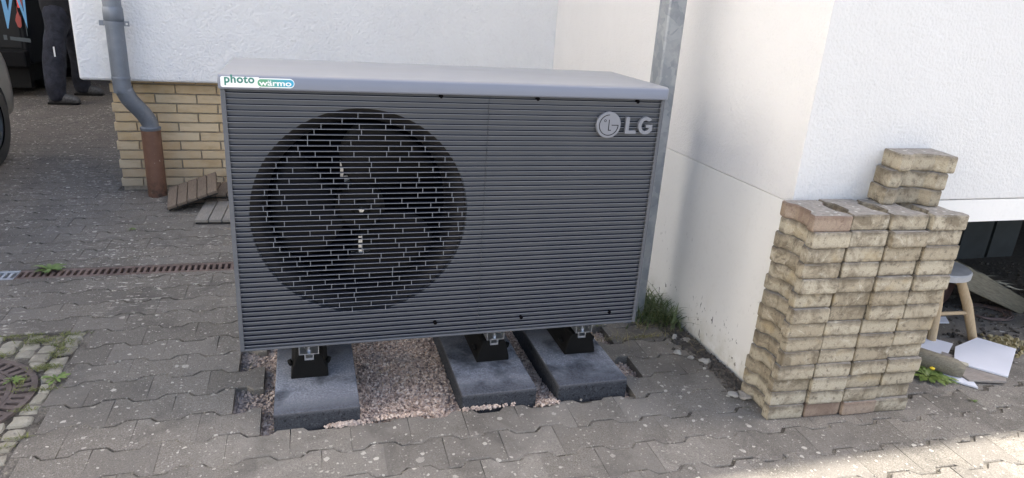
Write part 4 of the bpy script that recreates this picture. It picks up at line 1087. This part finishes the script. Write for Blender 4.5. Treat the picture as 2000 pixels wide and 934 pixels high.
# dead grass stalks in the pit
blades('pit_stalks', [(.075,-.03,.008,.05,7,-.03),(.03,.36,.03,.02,5,-.03),(.45,.2,.1,.1,8,-.03)], M['grass_dry'], 'dry grass stalks lying in the gravel pit beside the slabs', 'grass', .03, .08, .0012, 21, 'stuff', 1.3)

# ------------------------------------------------------------------ van
van = empty('parked_van', (-3.60, 6.8, 0), label='black van parked at the end of the drive with blue zigzag and red flame emblem', cat='van')
VX0, VX1, VY0, VY1 = -2.05+.9, 0, 0, 0
def vpart(mb, name, m, parent=van, **k): return mb.build(name, m, parent, **k)
vb = MB(); rs = []
for (y, ins_, zt, zb_) in ((0,.03,1.93,.42),(.05,.0,1.97,.36),(2.9,.0,1.97,.36),(3.6,.02,1.85,.36),(4.25,.06,1.15,.36),(4.8,.10,1.0,.40),(4.95,.2,.75,.45)):
    hw = .95-ins_; rs.append([(-hw,y,zb_),(hw,y,zb_),(hw,y,zb_+.5),(hw-.03,y,min(zt,1.1)),(hw-.11,y,zt-.06),(hw-.2,y,zt),(-hw+.2,y,zt),(-hw+.11,y,zt-.06),(-hw+.03,y,min(zt,1.1)),(-hw,y,zb_+.5)])
o = vpart(vb.rings(rs), 'body', M['van']); bevel_mod(o, .02, 2); shade(o, 35)
VXc = 3.79
for s_ in (-1, 1):
    dd = vpart(MB().box((s_*.455-.435,-.012,.52),(s_*.455+.435,.03,1.86)), 'rear_door', M['van']); bevel_mod(dd, .012, 2)
    MB().box((s_*.455-.33,-.018,1.25),(s_*.455+.33,-.008,1.72)).build('window', M['van_glass'], dd)
o = vpart(MB().box((-.93,-.10,.33),(.93,.04,.51)), 'bumper', M['van_trim']); bevel_mod(o, .02, 2)
# wheels
def wheel(parent, x, y, r_, wd, side, mtyre=None, offs=(0,0,0)):
    wv = MB(); n = 40; rr_ = []
    for (xx, q) in ((-wd/2,r_*.62),(-wd/2,r_*.93),(-wd/2+.02,r_),(wd/2-.02,r_),(wd/2,r_*.93),(wd/2,r_*.62)):
        rr_.append([(x+xx, y+q*math.cos(2*math.pi*k/n), r_+q*math.sin(2*math.pi*k/n)) for k in range(n)])
    ty_ = wv.rings(rr_, True, (False, False)).build('wheel', M['tyre'], parent); shade(ty_, 40); ty_.location = offs
    rm = MB(); xo = x+side*(wd/2-.012); n2 = 30
    a_ = [[(xo-side*k0, y+q*math.cos(2*math.pi*k/n2), r_+q*math.sin(2*math.pi*k/n2)) for k in range(n2)] for q, k0 in ((r_*.64,0),(r_*.60,.0),(r_*.585,.03))]
    rm.rings(a_, True, (False, False))
    for k in range(5):
        a0 = 2*math.pi*k/5+.3; mt = Matrix.Translation((xo-side*.012, y, r_)) @ Matrix.Rotation(a0, 4, 'X'); rm.box((-.008, -.025, .02), (.008, .025, r_*.61), mt)
    rm.tube([(xo-side*.03,y,r_),(xo+side*.0,y,r_)], .045, 14)
    rm.build('rim', M['rim'], ty_)
for s_ in (-1, 1):
    for yy in (.85, 4.05): wheel(van, s_*.82, yy, .33, .2, s_)
vpart(MB().box((-.90,.02,.10),(.90,.12,.34)), 'valance', M['rubber']); vpart(MB().box((-.88,.12,.16),(.88,4.6,.355)), 'underbody', M['rubber'])
# tail lights, emblem
for s_ in (-1, 1):
    o = vpart(MB().box((s_*.93-.03,-.01,.95),(s_*.93+.02,.06,1.45)), 'tail_light', M['red_lens'])
KV = 8.86/9.645
VX = lambda x: .228+(x-.228)*KV+3.60
VZ = lambda z: 1.3697+(z-1.3697)*KV
def vpoly(pts, y, th, name, m):
    b = MB(); b.rings([[(VX(x), y, VZ(z)) for x, z in pts], [(VX(x), y-th, VZ(z)) for x, z in pts]]); return vpart(b, name, m)
YV = -.0125
vpoly([(-3.115,1.12),(-3.096,.675),(-3.086,.675),(-2.965,1.12),(-3.0,1.12),(-3.058,.87),(-3.078,1.12)], YV, .003, 'emblem_zigzag', M['logo_blue'])
vpoly([(-2.975,1.12),(-2.89,.685),(-2.865,1.12),(-2.893,1.12),(-2.9,.86),(-2.945,1.12)], YV, .0035, 'emblem_zigzag', M['logo_blue'])
vpoly([(-2.968,.935),(-2.962,.87),(-2.945,.80),(-2.937,.835),(-2.945,.76),(-2.947,.71),(-2.965,.685),(-2.985,.70),(-3.002,.77),(-2.985,.83),(-2.972,.86)], YV-.0006, .0045, 'emblem_flame', M['logo_red'])
vpoly([(-3.085,.545),(-2.88,.525),(-2.88,.57),(-3.085,.585)], YV, .003, 'dim_print_strip', M['grey_print'])
vpoly([(-3.15,.545),(-3.115,.545),(-3.115,.60),(-3.15,.60)], YV, .003, 'dim_print_strip', M['grey_print'])
o = vpart(MB().box((VX(-3.171)-.012,-.105,.375),(VX(-3.171)+.02,-.095,.40)), 'reflector', M['red_lens'])
o = vpart(MB().box((.945,-.012,.66),(.951,-.006,1.6)), 'door_seam_trim', M['grey_print'])

# ------------------------------------------------------------------ grey car at the left edge
car = empty('parked_car', (-2.755, 2.0, 0), label='grey car parked at the left edge with only its wheel and wing corner showing', cat='car')
cb = MB(); rs = []
for (y, hw, z0, zh, zr, hr_) in ((-2.05,.62,.35,.62,.66,.55),(-1.95,.74,.24,.74,.80,.62),(-1.5,.84,.2,.82,.95,.66),(-1.0,.87,.2,.86,1.34,.60),(-.3,.88,.2,.88,1.46,.60),(.4,.88,.2,.88,1.42,.60),(.95,.87,.2,.86,1.12,.62),(1.3,.86,.2,.84,.93,.66),(1.75,.85,.2,.88,.93,.62),(2.02,.86,.22,.86,.90,.60),(2.12,.82,.26,.74,.80,.55)):
    rs.append([(-hw*.95,y,z0),(hw*.95,y,z0),(hw,y,z0+.12),(hw,y,(z0+zh)/2+.05),(hw*.97,y,zh),(hr_,y,zr),(-hr_,y,zr),(-hw*.97,y,zh),(-hw,y,(z0+zh)/2+.05),(-hw,y,z0+.12)])
cb.rings(rs); o = cb.build('body', M['car'], car)
sb_ = o.modifiers.new('sub','SUBSURF'); sb_.levels = 2; sb_.render_levels = 2; shade(o, 180)
bpy.context.view_layer.update()
for s_ in (-1, 1):
    for yy in (1.53, -1.25):
        cut = MB(); cut.tube([(s_*.58, yy, .315), (s_*1.05, yy, .315)], .345, 40); co = cut.build('wheel_arch_cutter', None, car)
        md = o.modifiers.new('arch','BOOLEAN'); md.object = co; md.operation = 'DIFFERENCE'; md.solver = 'EXACT'
bpy.context.view_layer.update(); bake(o)
for c in [c for c in car.children if c.name.startswith('wheel_arch_cutter')]: bpy.data.objects.remove(c)
shade(o, 40); o.data.materials.clear(); o.data.materials.append(M['car'])
for s_ in (-1, 1):
    for yy in (1.53, -1.25): wheel(car, s_*.765, yy, .315, .2, s_)
    b = MB(); b.rings([[(s_*.80,-.95,.90),(s_*.80,.85,.90),(s_*.66,.45,1.30),(s_*.66,-.75,1.32)],[(s_*.815,-.95,.90),(s_*.815,.85,.90),(s_*.675,.45,1.30),(s_*.675,-.75,1.32)]]); b.build('side_window', M['glass'], car)
    MB().box((s_*.60-.12,2.0,.55),(s_*.60+.10,2.06,.66)).build('headlight', M['glass'], car)
MB().box((-.25,2.09,.34),(.25,2.125,.44)).build('number_plate', M['black_plastic'], car)

# ------------------------------------------------------------------ person by the van
PX, PY = -2.29, 6.68
per = empty('person', (PX, PY, 0), label='person in navy work trousers and dark jacket standing beside the black van', cat='person')
def skin_mesh(name, verts, edges, m, parent, sub=2, root=0, smooth=True):
    me = bpy.data.meshes.new(name); me.from_pydata([v[0] for v in verts], edges, []); o = bpy.data.objects.new(name, me); COL.objects.link(o); o.parent = parent
    o.modifiers.new('skin', 'SKIN'); 
    for i, v in enumerate(verts):
        r_ = v[1]; me.skin_vertices[0].data[i].radius = r_ if isinstance(r_, tuple) else (r_, r_)
        me.skin_vertices[0].data[i].use_root = (i == root)
    s_ = o.modifiers.new('sub', 'SUBSURF'); s_.levels = sub; s_.render_levels = sub
    bpy.context.view_layer.update(); bake(o); o.data.materials.append(m); shade(o, 180); return o
V = []; Ed = []
def pv(p, r_, par=None):
    V.append((p, r_)); i = len(V)-1
    if par is not None: Ed.append((par, i))
    return i
# joints relative to the person's base; facing +X
pel = pv((0,0,.93), (.10,.12)); sp1 = pv((.01,0,1.10), (.09,.11), pel); ch = pv((.0,0,1.32), (.10,.14), sp1); nk0 = pv((.0,0,1.47), (.07,.09), ch); nk = pv((.015,0,1.54), .055, nk0)
hd1 = pv((.03,0,1.62), (.085,.072), nk); hd2 = pv((.02,0,1.72), (.098,.08), hd1); hd3 = pv((.01,0,1.79), (.06,.055), hd2)
leg_pts = {}
for s_, kn, an, toe in ((-1, (-.035,-.24,.50), (-.035,-.33,.09), (.13,-.34,.035)), (1, (.10,.20,.50), (.03,.36,.09), (.19,.37,.035))):
    h = pv((.0,s_*.10,.88), .095, pel); th_ = pv(((kn[0])*.5, (s_*.10+kn[1])*.5, .70), .085, h); k_ = pv(kn, .062, th_); cf = pv(((kn[0]+an[0])/2-.02,(kn[1]+an[1])/2,.33), .058, k_); a_ = pv(an, .042, cf); pv(toe, .03, a_); leg_pts[s_] = (kn, an, toe)
arm_pts = {}
for s_ in (-1, 1):
    sh_ = pv((.0,s_*.19,1.42), .06, ch); el = pv((-.03,s_*.26,1.20), .045, sh_); wr = pv((.18,s_*.14,1.33), .03, el); pa = pv((.25,s_*.10,1.36), (.014,.036), wr); arm_pts[s_] = ((0,s_*.19,1.42), (-.03,s_*.26,1.20), (.18,s_*.14,1.33))
    for q in range(4):
        a0 = pv((.28,s_*(.135-.022*q),1.37), .010, pa); a1 = pv((.31+.006*(q in (1,2)),s_*(.133-.022*q),1.365), .009, a0); pv((.318+.008*(q in (1,2)),s_*(.13-.022*q),1.34), .008, a1)
    t0 = pv((.23,s_*.055,1.37), .011, pa); pv((.255,s_*.04,1.365), .009, t0)
body = skin_mesh('body', V, Ed, M['skin'], per)
V2 = []; E2 = []
def q2(p, r_, par=None):
    V2.append((p, r_)); i = len(V2)-1
    if par is not None: E2.append((par, i))
    return i
rt = q2((0,0,.93), (.15,.175)); q2((0,0,1.04), (.145,.165), rt)
for s_ in (-1, 1):
    kn, an, toe = leg_pts[s_]; h = q2((.0,s_*.105,.84), .115, rt); t_ = q2((kn[0]*.5,(s_*.105+kn[1])*.5,.68), .112, h); k_ = q2(kn, .112, t_); c_ = q2(((kn[0]+an[0])/2-.01,(kn[1]+an[1])/2,.31), .112, k_); d_ = q2((an[0]-.005,an[1],.17), .100, c_); e_ = q2((an[0]-.005,an[1],.10), .090, d_); q2((an[0]+.005,an[1],.02), .085, e_)
tro = skin_mesh('trousers', V2, E2, M['trousers'], per)
for v in tro.data.vertices:
    n_v = noise.noise(Vector((v.co.x*9, v.co.y*9, v.co.z*6))); v.co += v.normal*(.016*n_v)
V2 = []; E2 = []
rt = q2((0,0,.80), (.175,.205)); a_ = q2((.005,0,1.12), (.145,.175), rt); b_ = q2((.0,0,1.32), (.15,.19), a_); q2((.0,0,1.47), (.085,.11), b_)
for s_ in (-1, 1):
    p0, p1, p2_ = arm_pts[s_]; i0 = q2(p0, .078, b_); i1 = q2(p1, .062, i0); q2(p2_, .046, i1)
jk = skin_mesh('jacket', V2, E2, M['jacket'], per)
hr_ = MB(); rs = []
for (z, r_, ox) in ((1.66,.092,-.02),(1.72,.112,-.008),(1.78,.105,0),(1.83,.07,.005),(1.85,.02,.005)): rs.append([(ox+r_*math.cos(a*.3927)*(1.05 if math.cos(a*.3927) < 0 else .9), r_*.86*math.sin(a*.3927), z + (.05 if (z < 1.7 and math.cos(a*.3927) > .2) else 0)) for a in range(16)])
o = hr_.rings(rs).build('hair', M['hair'], per, True)
for s_ in (-1, 1):
    kn, an, toe = leg_pts[s_]; cx, cy = an[0], an[1]; b = MB(); rs = []
    for (x, wy, z0, z1) in ((-.085,.018,.012,.075),(-.075,.040,.006,.125),(-.03,.048,.004,.140),(.03,.050,.004,.138),(.09,.054,.003,.115),(.15,.056,.003,.100),(.19,.048,.004,.085),(.215,.026,.010,.055)):
        rs.append([(cx+x+0*k, cy+wy*math.cos(2*math.pi*k/14), (z0+z1)/2+(z1-z0)/2*max(-.92, math.sin(2*math.pi*k/14))) for k in range(14)])
    sh_ = b.rings(rs).build('shoe', M['shoe'], per, True); sh_.modifiers.new('sub','SUBSURF').levels = 1
    sl_ = MB(); pl = [(cx+x, cy+s2*wy*1.12) for s2, seq in ((1, ((-.09,.03),(-.04,.045),(.08,.052),(.16,.056),(.205,.036))), (-1, ((.205,.036),(.16,.056),(.08,.052),(-.04,.045),(-.09,.03)))) for x, wy in seq]
    sl_.prism(pl, .001, .022).build('sole', M['rubber'], sh_)
st_ = MB().box((-.0, -.348, .50), (.012, -.338, .60)).build('reflective_strip', M['white_strip'], tro); st_.location = (.0, 0, 0)
